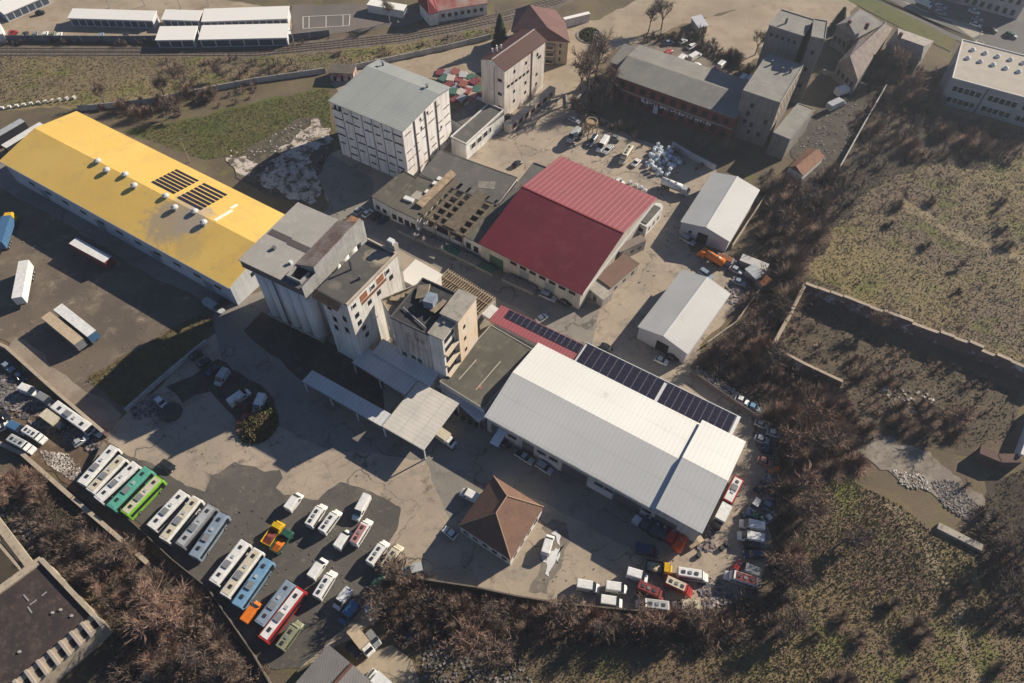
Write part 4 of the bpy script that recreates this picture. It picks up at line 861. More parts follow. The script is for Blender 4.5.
b = Bld('white_gate_house', 'white curved shelter wall beside the road at the top', 'shelter', (565,20), (590,14), (566,16), 3.2, W=1.4); b.walls(WHITEWALL); b.flat(CPW, par=0)
b = Bld('small_shed', 'little shed with bright tilted roof in the scrub', 'shed', (692,17), (699,27), (703,25), 2.6, W=3.4); b.walls(CONC, 2.4); b.part('roof', MB().slab([(-.3,-.3,2.5),(b.L+.3,-.3,2.5),(b.L+.3,b.W+.3,3),(-.3,b.W+.3,3)], .1), plain('tin_bright', (.6,.6,.62), .4))
# colourful metal sheet stacks
cols = [(.16,.04,.05),(.42,.38,.34),(.22,.08,.06),(.36,.25,.18),(.05,.12,.09),(.2,.22,.26),(.22,.06,.07),(.38,.37,.39)]
k = 0
for r_ in range(5):
    for c_ in range(5):
        x, y = G(440+c_*7.4+r_*4.0, 74+r_*6.4-c_*.4+(c_>2)*c_*1.2)
        c0 = cols[(k*5+r_*3) % 8]; mt = mat('sheet_colour_%d' % ((k*5+r_*3) % 8), c0, rough=.6)
        o = empty('metal_sheet_stack', x+rng.uniform(-.5,.5), y+rng.uniform(-.5,.5), 0, R(-30+rng.uniform(-28,28)), 'stack of coloured roofing sheets in the stockyard behind the tall storehouse', 'sheet stack', 'roofing sheet stacks in the stockyard')
        hh = rng.uniform(.4, 1.0); MB().box(-1.3,1.3,-1.7,1.7,.2,hh).build('sheets', mt, o); MB().box(-1.2,1.2,-1.5,-1.2,0,.19).box(-1.2,1.2,1.2,1.5,0,.19).build('pallet', WOOD, o); k += 1
# ------------------------------------------------------------------ vehicles
def paint(name, c, dirt_=.3):
    return mat('paint_'+name, c, tuple(v*.82 for v in c), 1.2, .32, fine=.04, dirt=((.16,.14,.11), 2.0, .66) if dirt_ else None)
PC = dict(white=(.68,.68,.66), cream=(.55,.50,.38), silver=(.38,.40,.42), grey=(.20,.21,.22), dark=(.03,.032,.038), blue=(.06,.14,.26), navy=(.02,.04,.09), red=(.36,.03,.03),
          brown=(.20,.05,.045), green=(.03,.10,.07), lime=(.20,.48,.04), teal=(.10,.36,.27), orange=(.65,.17,.02), yellow=(.65,.40,.02), olive=(.22,.23,.15), steel=(.22,.28,.35), pink=(.42,.2,.18),
          beige=(.48,.38,.26), sky=(.16,.30,.45), rust=(.2,.09,.05))
def pt(c): return paint(c, PC[c])
WHEEL = {}
def add_wheels(root, xs, r, hw):
    if r not in WHEEL:
        WHEEL[r] = (MB().cone((0,-.13,0),(0,.13,0),r,r,12).mesh('wheel', BLACK), MB().cone((0,-.15,0),(0,.15,0),r*.55,r*.55,8).mesh('rim', STEEL))
    for x in xs:
        for s in (-1, 1):
            o = bpy.data.objects.new('wheel', WHEEL[r][0]); col.objects.link(o); o.parent = root; o.location = (x, s*(hw-.12), r)
            q = bpy.data.objects.new('rim', WHEEL[r][1]); col.objects.link(q); q.parent = o
def lights(root, x, z, hw):
    for s in (-1, 1):
        MB().box(x-.06, x+.04, s*hw-.16, s*hw+.16, z-.1, z+.1).build('headlight', LAMPW, root)
def mk_car(root, c, c2=None):
    MB().loft([(-2.12,.35,.62,.72,.70),(-2.05,.28,.92,.84,.78),(-1.2,.25,.98,.88,.80),(1.0,.25,.95,.88,.80),(1.95,.28,.78,.84,.74),(2.15,.35,.6,.70,.64)]).build('body', pt(c), root)
    MB().loft([(-1.75,.9,.95,.78,.74),(-1.15,.9,1.38,.78,.66),(.25,.9,1.42,.78,.66),(.95,.9,.97,.76,.72)]).build('windows', GLASS, root)
    MB().loft([(-1.2,1.37,1.44,.66,.64),(.22,1.40,1.47,.66,.64)]).build('roof', pt(c), root)
    add_wheels(root, (-1.3, 1.3), .32, .86); lights(root, 2.1, .62, .55)
def mk_estate(root, c, c2=None):
    MB().loft([(-2.3,.35,.7,.78,.74),(-2.25,.28,1.02,.88,.82),(1.0,.25,1.02,.9,.82),(2.1,.28,.85,.86,.78),(2.3,.35,.65,.74,.68)]).build('body', pt(c), root)
    MB().loft([(-2.2,.98,1.1,.80,.76),(-1.95,.98,1.66,.80,.70),(.35,.98,1.7,.80,.70),(1.1,.98,1.04,.78,.74)]).build('windows', GLASS, root)
    MB().loft([(-2.0,1.65,1.73,.7,.68),(.32,1.68,1.76,.7,.68)]).build('roof', pt(c), root)
    add_wheels(root, (-1.45, 1.4), .35, .88); lights(root, 2.22, .7, .6)
def mk_van(root, c, c2=None, L=5.6, H=2.4, hatch=0, wins=False, roofc=None):
    h = L/2; W = .98
    MB().loft([(-h,.4,H-.1,W-.04,W-.1),(-h+.08,.35,H,W,W-.08),(h-1.75,.35,H,W,W-.08),(h-1.05,.35,H-.8,W,W-.1),(h-.85,.35,1.32,W,W-.08),(h-.2,.35,1.12,W-.05,W-.14),(h,.42,.85,W-.14,W-.22)]).build('body', pt(c), root)
    MB().slab([(h-1.72,-.84,H-.02),(h-.84,-.88,1.38),(h-.84,.88,1.38),(h-1.72,.84,H-.02)][::-1], -.06).build('windscreen', GLASS, root)
    for s in (-1, 1):
        MB().box(h-2.3,h-1.45,s*W-.015-.02*(s<0),s*W+.02+.015*(s>0),1.25,1.8).build('side_window', GLASS, root)
        if wins: MB().box(-h+.5,h-2.45,s*W-.015-.02*(s<0),s*W+.02+.015*(s>0),1.35,1.95).build('side_window', GLASS, root)
    if roofc: MB().box(-h+.2,h-2.2,-.82,.82,H-.01,H+.05).build('roof_panel', pt(roofc), root)
    for k in range(hatch): MB().obox(-h+1.2+k*(L-3.4)/max(1, hatch-.5), .0, H+.1, .75, .6, .16).build('roof_hatch', pt('grey') if k % 2 else plain('hatch_black', (.03,.03,.03)), root)
    add_wheels(root, (-h+1.0, h-.95), .36, W); lights(root, h-.05, .85, .7)
def mk_minibus(root, c, c2=None): mk_van(root, c, None, 6.9, 2.7, 3, True, c2)
def mk_bus(root, c, c2=None, L=12.0, H=3.0, units=3, low=None):
    h = L/2; W = 1.25; b_ = MB().loft([(-h,.45,H-.2,W-.08,W-.16),(-h+.12,.38,H,W,W-.1),(h-.35,.38,H,W,W-.1),(h-.05,.4,H-.5,W-.05,W-.14),(h,.45,1.4,W-.08,W-.14)]).build('body', pt(c), root)
    if c2: MB().box(-h+.5,h-.6,-W+.35,W-.35,H-.01,H+.06).build('roof_panel', pt(c2), root)
    MB().slab([(h-.02,-1.05,2.75),(h+.03,-1.1,1.3),(h+.03,1.1,1.3),(h-.02,1.05,2.75)], .05).build('windscreen', GLASS, root)
    MB().box(h-.03,h+.045,-1.08,1.08,1.35,2.6).build('windscreen', GLASS, root)
    for s in (-1, 1): MB().box(-h+.6,h-.6,s*W-.01-.03*(s<0),s*W+.03*(s>0)+.01,1.45,2.4).build('side_window', GLASS, root)
    MB().box(h-1.6,h-.7,-W-.04,-W+.01,.5,2.5).build('door', GLASS, root)
    z = H+.05
    if units > 0: MB().obox(-h*.15, 0, z+.1, 1.9, 1.3, .28).build('air_unit', pt('grey'), root)
    for k, x in enumerate((-h*.62, h*.22, h*.68)[:units]): MB().obox(x, 0, z+.06, .8, .7, .16).build('roof_hatch', plain('hatch_black', (.03,.03,.03)) if k != 1 else pt('silver'), root)
    add_wheels(root, (-h+2.6, h-2.6), .48, W); lights(root, h+.02, .8, .9)
def mk_smallbus(root, c, c2=None): mk_bus(root, c, c2, 8.6, 2.9, 2)
def mk_trailer(root, c, c2=None, L=13.6, H=3.8):
    h = L/2; MB().box(-h,h,-1.25,1.25,1.15,H).build('container', pt(c2 or c), root); MB().box(-h-.02,h+.02,-1.28,1.28,H+.003,H+.06).build('roof', pt(c), root)
    MB().box(-h,h,-.5,.5,.75,1.14).build('chassis', BLACK, root); add_wheels(root, (-h+1.6, -h+2.9, -h+4.2), .5, 1.2); MB().box(h-2.4,h-2.2,-.7,-.5,0,.74).box(h-2.4,h-2.2,.5,.7,0,.74).build('landing_legs', STEEL, root)
def mk_lorry(root, c, c2=None, L=16.0):
    h = L/2; MB().box(-h,h-2.9,-1.25,1.25,1.15,3.8).build('container', pt(c2 or 'white'), root); MB().box(-h,h-.3,-.5,.5,.7,1.14).build('chassis', BLACK, root)
    MB().loft([(h-2.5,.9,3.2,1.2,1.1),(h-2.4,.5,3.4,1.22,1.12),(h-.6,.5,3.3,1.22,1.1),(h,.5,1.7,1.2,1.1)]).build('cab', pt(c), root); MB().slab([(h-.58,-1.0,3.2),(h+.0,-1.05,1.8),(h+.0,1.05,1.8),(h-.58,1.0,3.2)][::-1], -.05).build('windscreen', GLASS, root)
    add_wheels(root, (-h+1.5, -h+2.8, -h+4.1, h-4.3, h-1.3), .5, 1.2); lights(root, h+.02, .9, .9)
def mk_boxtruck(root, c, c2=None, L=7.4):
    h = L/2; MB().box(-h,h-2.2,-1.15,1.15,1.0,3.1).build('box_body', pt(c2 or c), root); MB().box(-h,h-.4,-.45,.45,.6,.99).build('chassis', BLACK, root)
    MB().loft([(h-2.1,.5,2.3,1.0,.92),(h-1.2,.5,2.35,1.0,.92),(h-.5,.5,1.4,1.0,.9),(h,.5,1.1,.95,.85)]).build('cab', pt(c), root); MB().slab([(h-1.15,-.82,2.28),(h-.52,-.86,1.46),(h-.52,.86,1.46),(h-1.15,.82,2.28)][::-1], -.05).build('windscreen', GLASS, root)
    add_wheels(root, (-h+1.4, h-1.2), .45, 1.05); lights(root, h, .8, .7)
def mk_tipper(root, c, c2=None, L=6.8):
    h = L/2; b_ = MB().box(-h,h-2.4,-1.15,1.15,1.0,1.15); [b_.box(*q) for q in ((-h,h-2.4,-1.2,-1.1,1.16,1.75),(-h,h-2.4,1.1,1.2,1.16,1.75),(-h,-h+.1,-1.09,1.09,1.16,1.75),(h-2.5,h-2.4,-1.09,1.09,1.16,1.9))]; b_.build('tipper_bed', pt(c if c2 != 'beige' else 'dark'), root)
    MB().loft([(-h+.3,1.16,1.3,1.0,.8),(-h+2,1.16,1.75,1.0,.7),(h-2.7,1.16,1.35,1.0,.8)]).build('load', mat('load_'+(c2 or 'sand'), PC.get(c2, (.4,.25,.1)), tuple(v*.7 for v in PC.get(c2, (.4,.25,.1))), 1.5, .95), root)
    MB().box(-h,h-.4,-.45,.45,.6,.99).build('chassis', BLACK, root)
    MB().loft([(h-2.2,.5,2.4,1.1,1.0),(h-.9,.5,2.5,1.1,1.0),(h-.4,.5,1.5,1.1,1.0),(h,.5,1.3,1.05,.95)]).build('cab', pt(c), root); MB().slab([(h-.85,-.9,2.42),(h-.42,-.95,1.56),(h-.42,.95,1.56),(h-.85,.9,2.42)][::-1], -.05).build('windscreen', GLASS, root)
    add_wheels(root, (-h+1.3, h-1.2), .48, 1.1); lights(root, h, .9, .8)
def mk_tanker(root, c, c2=None, L=8.0):
    h = L/2; t = MB().cone((-h,0,2.0),(h-2.4,0,2.0),1.1,1.1,16).build('tank', pt(c2 or c), root, True); MB().box(-h,h-.4,-.45,.45,.6,.95).build('chassis', BLACK, root)
    for x in (-h*.5, 0): MB().cone((x,0,3.05),(x,0,3.3),.3,.3,10).build('hatch', STEEL, t)
    MB().loft([(h-2.2,.5,2.6,1.15,1.05),(h-.7,.5,2.7,1.15,1.05),(h,.5,1.5,1.12,1.0)]).build('cab', pt(c), root); MB().slab([(h-.68,-.95,2.62),(h-.02,-1.0,1.6),(h-.02,1.0,1.6),(h-.68,.95,2.62)][::-1], -.05).build('windscreen', GLASS, root)
    add_wheels(root, (-h+1.2, -h+2.4, h-1.2), .5, 1.15); lights(root, h+.02, .9, .8)
def mk_flatbed(root, c, c2=None): mk_boxtruck(root, c, c2, 7.6)
def mk_pickup(root, c, c2=None):
    MB().loft([(-2.5,.4,.95,.84,.8),(-2.4,.35,1.0,.9,.84),(1.2,.35,1.0,.9,.84),(2.3,.35,.88,.86,.8),(2.5,.4,.7,.76,.7)]).build('body', pt(c), root)
    MB().box(-2.35,-.75,-.72,.72,1.01,1.06).build('bed', plain('bed_dark', (.02,.02,.022)), root)
    MB().loft([(-.7,.98,1.62,.8,.72),(.6,.98,1.66,.8,.72),(1.25,.98,1.02,.78,.74)]).build('windows', GLASS, root); MB().box(-.62,.5,-.68,.68,1.66,1.73).build('roof', pt(c), root)
    add_wheels(root, (-1.5, 1.5), .38, .88); lights(root, 2.42, .78, .6)
KIND = dict(car=(mk_car,4.3,1.0,'car','car'), estate=(mk_estate,4.6,1.2,'car','car'), van=(mk_van,5.6,2.3,'van','van'), minibus=(mk_minibus,6.9,2.6,'minibus','minibus'), bus=(mk_bus,12,2.9,'bus','bus'),
            smallbus=(mk_smallbus,8.6,2.8,'bus','bus'), trailer=(mk_trailer,13.6,3.8,'semi_trailer','trailer'), lorry=(mk_lorry,16,3.6,'lorry','lorry'), boxtruck=(mk_boxtruck,7.4,2.6,'box_truck','truck'),
            tipper=(mk_tipper,6.8,1.6,'tipper_truck','truck'), tanker=(mk_tanker,8,2.6,'tanker_truck','truck'), flatbed=(mk_flatbed,7.6,2.6,'box_truck','truck'), pickup=(mk_pickup,5.0,1.2,'pickup','pickup'))
PROTO = {}
def park(kind, c, x0, y0, x1, y1, label, group=None, c2=None, z=.15):
    """rear and front of the roof read from the photo"""
    fn, L, hr, name, cat = KIND[kind]
    a, b_ = np.array(G(x0, y0, hr)), np.array(G(x1, y1, hr)); m = (a+b_)/2; d = b_-a; yaw = math.atan2(d[1], d[0]); s = max(.80, min(1.22, float(np.linalg.norm(d))/L))
    key = (kind, c, c2)
    if key not in PROTO:
        o = empty(name, 0, 0); fn(o, c, c2); PROTO[key] = tree_of(o), o
    else: o = copy_tree(PROTO[key][1], PROTO[key][0])
    o.location = (m[0], m[1], z); o.rotation_euler = (0, 0, yaw); o.scale = (s, 1, 1)
    for k in ('group',):
        if k in o: del o[k]
    tag(o, label, cat, group); return o
BG = 'buses parked in rows on the lot'
park('bus','white',81,484,115,446,'white bus with dark hatches, outermost of the scrapyard side bus row',BG)
park('bus','white',92,489,121,459,'dull white bus with grey roof boxes, second of the row beside the green buses',BG,'cream')
park('bus','white',97,500,137,463,'clean white bus standing directly beside the teal bus',BG,'white')
park('bus','teal',110,508,149,468,'teal bus with pale roof standing between white and lime green buses',BG,'teal')
park('bus','lime',124,514,160,477,'lime green bus with white roof panel',BG,'cream')
park('bus','white',153,525,182,494,'white bus with wide gap to the lime green bus, left of a pair',BG)
park('bus','white',163,540,198,497,'white bus between another white bus and the grey roofed bus',BG,'cream')
park('bus','grey',179,546,213,505,'grey roofed bus with white ends beside the steel blue bus',BG,'silver')
park('bus','steel',193,557,224,513,'steel blue bus at the right end of the four bus row',BG)
park('bus','white',213,583,246,541,'white bus at the left end of the row with the sky blue bus',BG,'white')
park('bus','white',224,596,259,549,'white bus standing directly beside the sky blue bus',BG,'cream')
park('bus','sky',236,606,269,559,'sky blue bus next to two white buses',BG)
park('van','orange',244,620,257,602,'small orange van parked below the sky blue bus')
park('bus','steel',259,624,291,582,'grey blue bus standing beside the red and white bus',BG,'steel')
park('bus','red',262,640,302,588,'long red bus with white roof',BG,'white')
park('minibus','olive',279,648,299,620,'olive green minibus behind the red and white bus')
park('tipper','yellow',266,543,280,523,'yellow cab truck with empty brown bed beside the green tipper',None,'brown')
park('tipper','green',275,550,289,532,'green tipper truck carrying an orange load',None,'orange')
VG = 'white vans and minibuses parked on the dark lot'
for r_ in [('van','white',287,508,299,492,'white van parked alone nearest the top left of the van lot'),
 ('minibus','white',308,525,323,502,'white minibus, left of the pair at the top of the lot'),
 ('minibus','white',321,531,338,508,'white minibus with roof hatches, right of the pair at the top of the lot'),
 ('van','white',367,494,354,518,'white van with blue windscreen facing down towards the lettered minibus'),
 ('minibus','white',353,543,369,517,'white minibus with red lettering on its roof'),
 ('van','white',337,546,348,530,'plain white van just left of the minibus with red lettering'),
 ('minibus','white',369,563,386,539,'white minibus parked left of the rust stained one near the yard edge'),
 ('minibus','cream',383,568,400,543,'cream minibus with stained roof at the right end of the lot'),
 ('van','white',310,577,324,557,'plain white van above the minibus with two hatches in mid lot'),
 ('minibus','white',316,597,333,569,'white minibus with hatches standing near the olive minibus'),
 ('van','white',348,590,336,605,'white van facing down, next to the grey roofed blue van'),
 ('van','blue',353,605,343,618,'blue van with grey roof at the foot of the lot')]:
    park(*r_, VG if 'blue van' not in r_[6] else None, {'white minibus with red lettering on its roof':'pink','blue van with grey roof at the foot of the lot':'silver'}.get(r_[6]))
park('car','green',373,588,381,577,'dark green car half hidden by bushes at the lot edge')
park('car','white',366,607,372,617,'stripped white car body on the red soil')
park('flatbed','white',352,629,370,652,'white cab truck with long beige box near the corrugated shed',None,'beige')
park('car','dark',348,645,358,655,'dark blue car in the shade beside the beige box truck')
park('estate','grey',369,633,377,644,'grey wrecked car with open bonnet beside the beige box truck')
park('boxtruck','white',388,688,371,673,'white box body cut by the bottom edge of the picture',None,'white')
park('car','navy',405,640,415,632,'blue car wreck lost in the dark bushes')
park('car','white',456,537,444,528,'white car parked beside the hip roofed house')
park('van','white',476,497,463,490,'white van behind the hip roofed house')
park('van','white',545,553,551,533,'white van standing beside spilled white powder')
park('boxtruck','white',436,430,452,441,'truck with cream box half under the broad canopy',None,'cream')
park('car','dark',499,441,511,447,'black car parked in the shade at the warehouse dock')
park('pickup','silver',516,451,533,462,'silver car with open dark bed at the white warehouse')
park('estate','silver',537,462,552,472,'silver estate car parked right of the other silver car')
park('van','navy',636,546,660,551,'dark blue van in the shade near the red tanks')
park('tipper','yellow',646,565,672,570,'yellow cab truck with brown tipper bed',None,'beige')
YG = 'vehicles parked at the foot of the yard'
for k_, c_, x0, y0, x1, y1, lb, c2 in [
 ('van','white',577,583,600,587,'white van nearest the left end of the bottom row',None),
 ('van','white',606,585,628,588,'white van second in the bottom row, left of the maroon minibus',None),
 ('van','white',628,571,648,577,'white van left of the yellow cab truck',None),
 ('van','white',602,599,622,602,'small white van closest to the bottom bushes',None),
 ('minibus','brown',638,584,666,596,'maroon minibus with red bonnet','brown'),
 ('minibus','red',666,579,694,592,'red fronted minibus with pale roof','cream'),
 ('minibus','white',678,571,710,576,'long white minibus right of the yellow cab truck',None),
 ('minibus','white',669,606,637,602,'white minibus with coloured rear against the bottom bushes','silver'),
 ('van','cream',699,605,674,604,'cream white van at the right end of the bottom row',None),
 ('smallbus','red',738,480,728,500,'white roofed bus with dark red end by the warehouse corner','white'),
 ('boxtruck','dark',726,507,717,525,'white box body with dark cab beside the warehouse corner','white'),
 ('estate','silver',759,499,750,512,'silver white car leaning across the scrap line','None'),
 ('van','white',765,526,741,521,'white van in the right hand row, upper of two','None'),
 ('van','white',765,538,739,533,'white van with cream roof in the right hand row','cream'),
 ('estate','dark',761,546,743,543,'black car directly below the cream roofed van','None'),
 ('estate','navy',764,554,744,554,'dark navy car, lower of two dark ones in the right hand row','None'),
 ('van','grey',758,572,741,565,'silver roofed van above the white wreck minibus','silver'),
 ('minibus','white',757,582,726,572,'white minibus with missing roof panel half under the bushes','brown')]:
    park(k_, c_, x0, y0, x1, y1, lb, YG, None if c2 == 'None' else c2)
# scrap line along the right hand wall
SG_ = 'wrecked cars in the scrap line along the right wall'
for c_, x, y, an, lb in [('white',762,424,-.5,'white wreck at the top of the right scrap line'),('dark',773,424,-.55,'black wreck with long bonnet at the top of the right scrap line'),('silver',762,439,-.45,'silver complete car at the top of the right scrap line'),
 ('white',774,433,-.4,'white stripped wreck below the black long one'),('navy',767,450,-.6,'dark blue wreck below the silver car of the scrap line'),('pink',765,461,-.4,'faded pink wreck in the scrap line'),
 ('orange',778,470,.2,'orange faced wreck at the bush edge'),('blue',769,479,1.2,'blue wreck standing crosswise below the orange one'),('dark',761,486,.9,'black wreck between the drive and the blue wreck'),
 ('steel',768,503,1.3,'light blue wreck beside the silver white car'),('navy',749,514,.2,'navy wreck wedged above the upper white van'),('green',757,517,-.4,'green wreck wedged above the upper white van'),('silver',770,517,.7,'crushed silver wreck right of the upper white van'),
 ('sky',754,407,-.5,'turquoise wreck in the shade of the long scrap heap'),('white',742,400,-.5,'white wreck in the shade of the long scrap heap'),('red',738,567,1.0,'red crushed wreck behind the silver roofed van')]:
    X, Y = G(x, y, 1); o = park('car', c_, x-8*math.cos(an), y-8*math.sin(an)*-.8, x+8*math.cos(an), y+8*math.sin(an)*-.8, lb, SG_); o.rotation_euler[0] = rng.uniform(-.06,.06)
# scrap yard on the left
LG = 'vehicles standing in the left scrapyard'
for k_, c_, x0, y0, x1, y1, lb, c2 in [('van','white',20,386,34,391,'white van with one roof hatch at the scrapyard wall',None),('van','grey',37,394,51,402,'grey van between the white van and the long white bus','silver'),
 ('bus','white',54,404,88,428,'long white bus against the scrapyard wall',None),('boxtruck','dark',44,413,62,426,'pale roofed box truck below the long white bus','cream'),('car','white',92,428,100,434,'small white car behind the long white bus',None),
 ('van','blue',8,423,23,430,'blue van end to end with a white one in the scrapyard',None),('minibus','white',24,428,41,438,'white minibus nose to tail with the blue van',None),('minibus','white',9,437,30,448,'white minibus with dark hatches at the lower scrapyard wall','silver'),
 ('car','white',-3,429,5,425,'white car cut by the left edge',None),('car','steel',3,362,12,370,'steel blue wreck in the top corner of the scrapyard',None),('car','navy',16,372,24,380,'navy wreck near the top of the scrapyard',None),('car','dark',2,412,8,418,'black wreck by the left edge of the scrapyard',None),('car','silver',76,443,84,438,'small silver wreck behind the box truck',None)]:
    park(k_, c_, x0, y0, x1, y1, lb, LG, c2)
park('van','white',228,402,248,388,'white van in the shade, left of two by the planted bed'); park('van','white',262,393,254,411,'white van in the shade, right of two by the planted bed')
park('van','silver',225,369,216,381,'grey van with blue windscreen in the shade by the soil bed'); park('car','white',156,397,166,407,'white car with blue bonnet by the pile of dark tarpaulin')
park('car','dark',190,358,201,351,'black car nearest the concrete wall, first of two'); park('car','dark',198,366,209,358,'black car, second of two by the concrete wall'); park('car','navy',207,375,216,366,'dark blue car lost in shade beside the grey van')
park('car','dark',161,461,174,469,'black car parked above the green buses'); park('car','red',250,413,240,421,'red car partly hidden behind the bush bed')
# truck yard
park('trailer','white',73,241,108,260,'semi trailer with pale roof and dark red sides in the shade of the yellow warehouse',None,'brown')
park('van','silver',204,299,221,309,'silver van at the corner of the yellow warehouse')
park('trailer','white',24,261,17,298,'white trailer with open black middle by the left edge')
park('trailer','beige',46,315,79,342,'beige roofed semi trailer, left of the pair',None,'grey'); park('trailer','white',58,307,92,334,'white roofed semi trailer with blue end, right of the pair',None,'blue')
park('lorry','yellow',-2,242,8,212,'blue box lorry with yellow cab at the left edge',None,'blue')
park('trailer','silver',-6,137,20,122,'grey roofed trailer at the left edge above the yellow warehouse',None,'dark'); park('trailer','white',4,147,42,124,'white roofed trailer right above the yellow warehouse',None,'dark')
# yards in the middle
CG = 'cars parked below the tall storehouse'
for c_, x, y, lb in (('silver',359,210,'silver car first in the line below the tall storehouse'),('white',367.5,212.5,'white car second in the line below the tall storehouse'),('dark',375.5,215.5,'black car third in the line below the tall storehouse'),('navy',383,219,'dark blue car last in the line below the tall storehouse')):
    park('car', c_, x-4.5, y+3.5, x+4.5, y-3.5, lb, CG)
park('car','silver',449,155,454,152,'tiny white car on the roof terrace edge') if False else None
park('estate','silver',540,292,556,299,'silver car parked at the front of the red hall'); park('car','dark',560,299,572,305,'black car in shade at the near corner of the red hall'); park('car','white',538,320,546,315,'white car beside the red annex with solar panels')
park('car','dark',602,345,611,349,'black car between the solar annex and the nearer grey shed'); park('car','white',655,357,668,363,'white car in the shade of the nearer grey shed'); park('car','dark',668,354,678,360,'black car against the wall of the nearer grey shed')
park('estate','silver',681,235,695,243,'silver car in front of the farther grey shed'); park('tanker','orange',724,262,700,248,'orange tanker truck parked by the grey shed',None,'orange')
park('estate','grey',691,277,703,285,'grey car nearer the roof of the nearer shed'); park('estate','steel',700,269,713,278,'green grey car between its twin and the orange tanker')
park('car','silver',730,266,743,273,'white stripped wreck beside the orange tanker'); park('car','steel',733,279,746,284,'steel coloured wreck deep in the junk corner')
park('tanker','silver',662,179,690,190,'white tanker truck beside the heap of bulk bags',None,'white')
UG = 'vehicles in the upper yard'
for k_, c_, x0, y0, x1, y1, lb, c2 in [('car','silver',569,117,580,122,'silver car behind the rusty hopper frame',None),('van','silver',579,127,569,138,'silver van left of the rusty hopper frame','silver'),('car','dark',583,130,579,138,'black car right beside the silver van',None),
 ('estate','navy',597,134,588,146,'dark blue car left of the long white van',None),('van','white',608,134,598,149,'long white van between dark cars in the upper yard',None),('car','silver',612,145,604,153,'silver car right of the long white van',None),('car','grey',611,136,620,139,'grey wreck above the silver car in the upper yard',None),
 ('minibus','cream',631,145,622,159,'cream minibus standing alone in the sun',None),('car','white',639,159,633,165,'small white car beside the cream minibus',None),('car','white',614,180,624,183,'white car behind the far eave of the red hall',None),
 ('car','dark',514,165,520,161,'black car near the left corner of the striped roof','None'),('car','dark',506,117,512,115,'black car at the foot of the slim tower','None'),
 ('car','steel',664,43,674,41,'steel blue car at the scrub edge behind the brick hall',None),('car','red',663,55,672,49,'red car behind the brick hall',None),('van','white',678,60,687,52,'white van next to the red car behind the brick hall',None),('van','white',690,57,701,50,'white van right beside another behind the brick hall',None),
 ('car','white',688,48,696,43,'white car with brown roof above the two white vans','None'),('car','white',680,42,686,39,'small white car in the scrub above the two vans',None),('car','white',693,66,700,63,'crushed white car at the back eave of the brick hall',None),('van','white',719,65,726,59,'white van standing alone behind the brick hall',None),
 ('van','white',741,79,748,72,'white van at the wall of the grey tower, left one',None),('van','white',748,80,755,73,'white van at the wall of the grey tower, right one',None),('boxtruck','white',837,91,851,86,'white box truck beyond the slab tower','white'),('boxtruck','silver',829,106,846,98,'silver box truck in front of the white one beyond the slab tower','silver')]:
    park(k_, c_, x0, y0, x1, y1, lb, UG, None if c2 == 'None' else c2)
RG = 'vehicles on the boulevard at the top right'
for k_, c_, x0, y0, x1, y1, lb, c2 in [('boxtruck','white',917,-3,933,3,'white truck on the boulevard by the upper edge','white'),('car','silver',935,4,947,8,'silver car behind the white boulevard truck','None'),('car','steel',935,10,947,14,'pale blue car second behind the boulevard truck','None'),
 ('car','navy',953,16,966,20,'navy car in mid boulevard','None'),('car','white',969,9,980,13,'white car near the apartment block','None'),('car','silver',972,17,983,20,'silver car above the bright white one on the boulevard','None'),('car','white',970,22,982,26,'bright white car on the boulevard by the kerb','None'),
 ('car','dark',986,27,998,31,'black car on the boulevard beyond the school','None'),('car','green',1005,32,1018,37,'dark green car at the right end of the boulevard','None')]:
    park(k_, c_, x0, y0, x1, y1, lb, RG, None)
TG_ = 'cars parked by the garages at the top left'
for c_, x, y, an, lb in [('dark',39.5,12,.35,'dark teal car driving across the garage court'),('red',12.5,32,.6,'red car at the left end by the panel fence'),('dark',25,34,1.4,'black car first right of the red one'),('grey',35,34,1.4,'grey car second right of the red one'),('white',45,34,1.4,'white car in the middle of the fence row'),
 ('olive',52,34,1.4,'olive car right beside the white fence row car'),('white',59,35,1.4,'white car at the right end of the fence row'),('steel',101,35.5,1.5,'light blue car alone by the fence'),('dark',125.5,35.5,1.5,'dark car alone at the garages')]:
    park('car', c_, x-5*math.cos(an), y+3.2*math.sin(an), x+5*math.cos(an), y-3.2*math.sin(an), lb, TG_)

